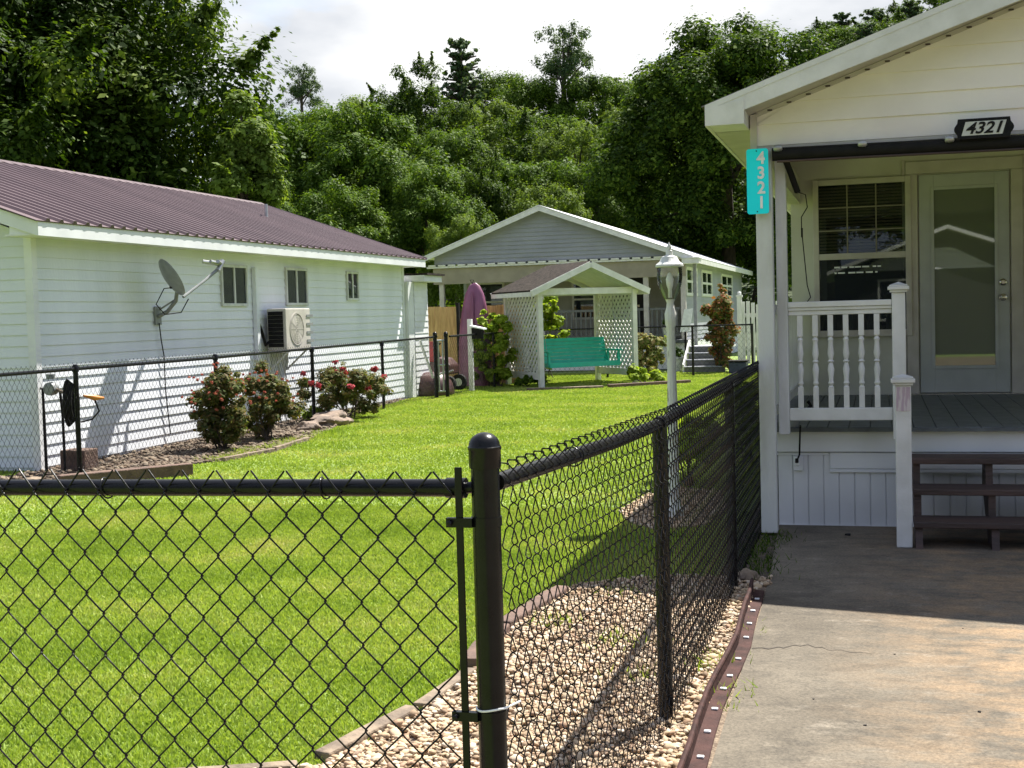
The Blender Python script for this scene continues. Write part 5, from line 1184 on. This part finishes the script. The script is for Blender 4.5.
# a second railing down the left side of the porch
rl2 = thing('porch_railing', (-.70, 10.2, PZ), 'white railing along the left side of the nearest porch', 'railing')
mb = MB(); mb.box(-.72, -.66, 8.66, 11.98, 1.43, 1.50); mb.build('top_rail', M['white'], rl2, None, .004)
mb = MB(); mb.box(-.715, -.665, 8.66, 11.98, .75, .82); mb.build('bottom_rail', M['white'], rl2, None, .004)
for i in range(28):
    y = 8.80 + i * .113; mb = MB(); mb.box(-.707, -.673, y - .017, y + .017, .821, 1.429); mb.build('baluster', M['white'], rl2)
# newels
def newel(x, y, w, z0, z1, label, patch=False):
    t = thing('newel_post', (x, y, z0), label, 'newel post', 'white newel posts at the porch steps')
    MB().box(x - w / 2, x + w / 2, y - w / 2, y + w / 2, z0, z1 - .06).build('shaft', M['white'], t, None, .006)
    mb = MB()
    for a, b, c in ((w / 2 + .012, z1 - .06, z1 - .045), (w / 2 + .024, z1 - .044, z1 - .022), (w / 2 + .014, z1 - .021, z1 - .012)): mb.box(x - a, x + a, y - a, y + a, b, c)
    a = w / 2 + .008; q = z1 - .011
    mb.add([(x - a, y - a, q), (x + a, y - a, q), (x + a, y + a, q), (x - a, y + a, q), (x, y, z1 + .006)], [(0, 1, 4), (1, 2, 4), (2, 3, 4), (3, 0, 4), (3, 2, 1, 0)]); mb.build('cap', M['white'], t, None, .003)
    if patch:
        MB().box(x - w / 2 + .006, x + w / 2 - .006, y - w / 2 - .003, y - w / 2, z1 - .215, z1 - .07).build('faded_sticker', mat('sticker', (.56, .50, .50), (.42, .32, .37), .6, 60, 2, stretch=(1, 1, .12), lo=.45, hi=.55), t)
newel(.125, 8.60, .082, .62, 1.615, 'upper newel post at the deck edge, behind the lower one')
newel(.138, 8.14, .092, .016, 1.055, 'lower newel post standing on the driveway, with a faded sticker', True)
# steps
sp = thing('porch_steps', (.9, 8.5, 0), 'dark brown open wooden steps up to the nearest porch', 'steps')
for (y, z) in ((8.62, .512), (8.42, .345), (8.20, .178)):
    mb = MB(); mb.box(.192, 2.2, y - .13, y + .14, z - .038, z); mb.build('tread', M['step_wood'], sp, None, .006)
for x in (.20, .63, 1.5):
    mb = MB(); mb.extrude([(x, 8.05, .0), (x, 8.10, .139), (x, 8.30, .139), (x, 8.31, .306), (x, 8.51, .306), (x, 8.52, .473), (x, 8.80, .473), (x, 8.80, .30), (x, 8.35, .0)], (.042, 0, 0)); mb.build('stringer', M['step_wood'], sp)

# signs
sg = thing('house_number_sign', (-.69, 8.40, 2.27), 'tall teal reflective sign with white digits on the corner post', 'sign')
SY = 8.395
prf = []; hw_, hh_, rr2 = .068, .205, .016; cxs, czs = -.722, 2.280
for (sx_, sz_, a0) in ((1, 1, 0), (-1, 1, 90), (-1, -1, 180), (1, -1, 270)):
    for k in range(5):
        a = R(a0 + k * 22.5); prf.append((cxs + sx_ * (hw_ - rr2) + rr2 * math.cos(a), SY, czs + sz_ * (hh_ - rr2) + rr2 * math.sin(a)))
MB().extrude(prf, (0, .004, 0)).build('plate', M['teal'], sg)
RX90 = Matrix.Rotation(R(90), 4, 'X')
for i, ch in enumerate('4321'):
    text('digit', ch, .105, M['sign_white'], sg, Matrix.Translation((cxs + .022, SY - .003, czs + .142 - i * .093)) @ RX90, .0012, 0, .95, .003)
for z in (czs + .19, czs - .19): MB().lathe([(.004, 0), (.004, .003)], (cxs - .005, SY - .0005, z), 8, RX90).build('rivet', M['black_matte'], sg)
MB().box(-.72, -.66, 8.401, 8.448, 2.08, 2.10).box(-.72, -.66, 8.401, 8.448, 2.44, 2.46).build('bracket', M['galv'], sg)
pq = thing('house_number_plaque', (.62, 8.30, 2.5), 'black scroll ended plaque with pale italic number panel under the gable', 'sign')
mb = MB(); PYq = 8.345; cxq, czq = .625, 2.520; w2, h2 = .148, .061; outl = [(-w2, -h2), (w2, -h2)]
outl += [(w2 + .018 * math.sin(t) + .004, -h2 * .55 + h2 * 1.1 * (t / math.pi)) for t in np.linspace(0, math.pi, 9)] + [(w2, h2), (-w2, h2)]
outl += [(-w2 - .018 * math.sin(t) - .004, h2 * .55 - h2 * 1.1 * (t / math.pi)) for t in np.linspace(0, math.pi, 9)]
tl = R(0); mb.extrude([(cxq + a * math.cos(tl), PYq, czq + b + a * math.sin(tl)) for a, b in outl], (0, .018, 0)); mb.build('backplate', M['black'], pq, None, .003)
mb = MB(); mb.extrude([(cxq + a, PYq - .003, czq + b) for a, b in ((-.128, -.040), (.104, -.040), (.128, .042), (-.104, .042))], (0, .0028, 0)); mb.build('panel', M['plate'], pq)
text('digits', '4321', .094, M['black_matte'], pq, Matrix.Translation((cxq - .002, PYq - .005, czq - .001)) @ RX90, .0012, .32, 1.12, .0022)
for q in pq.children: pass
# roll-up shade
rs = thing('roller_shade', (.2, 8.42, 2.44), 'black rolled sun shade strapped along the porch beam', 'shade')
mb = MB(); mb.tube([(-.63, 8.42, 2.445), (0.3, 8.42, 2.437), (1.2, 8.42, 2.432), (3.2, 8.42, 2.43)], .042, 14); mb.build('fabric_roll', M['black_matte'], rs, 40)
mb = MB(); mb.tube([(-.60, 8.40, 2.398), (1.2, 8.40, 2.386), (3.2, 8.40, 2.384)], .008, 8); mb.build('bottom_bar', M['step_wood'], rs, 40)
for x in (-.592, -.08, .43, .95, 1.47):
    mb = MB(); mb.lathe([(.012, -.028), (.020, -.022), (.022, 0), (.020, .022), (.012, .028)], (x, 8.372, 2.478 - .008 * (x + .5)), 12, Matrix.Rotation(R(90), 4, 'Y')); mb.box(x - .016, x + .016, 8.38, 8.48, 2.478, 2.487); mb.build('clip', M['galv'], rs, 50)
mb = MB(); mb.tube([(-.56, 8.50, 2.43), (-.525, 8.56, 2.33), (-.49, 8.62, 2.22)], .020, 10); mb.build('gear_arm', M['black_matte'], rs, 40)
mb = MB(); mb.tube([(-.49, 8.62, 2.22), (-.44, 8.62, 2.20), (-.43, 8.63, 2.12), (-.47, 8.66, 2.06), (-.47, 8.66, 1.98), (-.455, 8.66, 1.8), (-.44, 8.66, 1.62), (-.42, 8.66, 1.54), (-.45, 8.66, 1.50)], .0035, 6); mb.box(-.474, -.462, 8.654, 8.668, 1.93, 1.99); mb.build('cord', M['black_matte'], rs, 50)
pc = thing('power_cord', (-.5, 8.8, .5), 'black power cord running from the deck down to the outlet box', 'cord')
mb = MB(); mb.tube([(-.50, 8.70, PZ + .01), (-.505, 8.78, PZ + .015), (-.51, 8.785, .60), (-.515, 8.80, .50), (-.53, 8.825, .462)], .006, 8); mb.build('cable', M['black_matte'], pc, 50)
mb = MB(); mb.box(-.545, -.523, 8.815, 8.8415, .44, .47); mb.build('plug', M['black_matte'], pc, None, .004)
jg = thing('garden_tool', (-.50, 8.78, PZ), 'small grey garden tool standing behind the first baluster on the deck', 'garden tool')
mb = MB(); mb.tube([(-.56, 8.85, PZ), (-.54, 8.85, PZ + .04), (-.55, 8.85, PZ + .10)], [.035, .03, .02], 10); mb.build('body', M['grey_plastic'], jg, 40)
mb = MB(); mb.tube([(-.48, 8.88, PZ + .09), (-.44, 8.88, PZ + .14), (-.46, 8.88, PZ + .17)], .012, 8); mb.build('grip', M['black_matte'], jg, 40)

# ------------------------------------------------------------------ across the street, behind the camera (seen only in the panes)
BH = thing('house', (1.9, -15, 0), 'white house across the street, mirrored in the porch door glass', 'house')
mb = MB(); mb.box(-1.2, 5.0, -22, -15, 0, 2.42); mb.extrude([(-1.2, -15.01, 2.42), (5.0, -15.01, 2.42), (1.9, -15.01, 3.5)], (0, -7, 0)); mb.build('wall', M['dark_inside_shade'], BH)  # outer wall coloured near-black to stand in for shade under its porch
mg = MB(); siding(mg, (1.9, -15.0, 0), (1, 0, 0), (0, 1, 0), 2.45, 3.05, lambda z: -2.6 + (z - 2.4) * 2, lambda z: 1.3 - (z - 2.45) * 1.9, .12, .03); mg.build('gable', M['siding_white'], BH)  # pale boards cut to the sunlit patch, the rest of the gable stays dark
mb = MB()
for s_ in (-1, 1): mb.extrude([(1.9 + s_ * 3.5, -14.4, 2.28), (1.9, -14.4, 3.56), (1.9, -14.4, 3.66), (1.9 + s_ * 3.5, -14.4, 2.38)], (0, -8, 0))
mb.build('roof', M['white'], BH)
window(BH, (0, -14.98, 1.0), (1, 0, 0), (0, 1, 0), 1.2, 1.2, 2, .06); window(BH, (4, -14.98, 1.0), (1, 0, 0), (0, 1, 0), 1.2, 1.2, 2, .06)
for i, (x, y, lb) in enumerate(((-9, -20, 'left broad tree across the street, behind the viewer'), (-2, -31, 'tree behind the ridge of the house across the street, left'), (5, -32, 'tree behind the ridge of the house across the street, right'), (13, -22, 'right broad tree across the street, behind the viewer'), (-17, -26, 'farthest left tree across the street, behind the viewer'), (21, -28, 'farthest right tree across the street, behind the viewer'))):  # unseen trees put in to keep bright sky out of the pane reflections
    c = copy_tree(protos['dark' if i % 2 else 'maple']); c.location = (x, y, 0); c.scale = (4.6, 4.6, 3.8 if i % 2 else 5.0); c['label'] = lb; c['group'] = 'unseen trees across the street'
for t in protos.values():
    pass
for o in col.objects:
    if 'hh' in o: del o['hh']
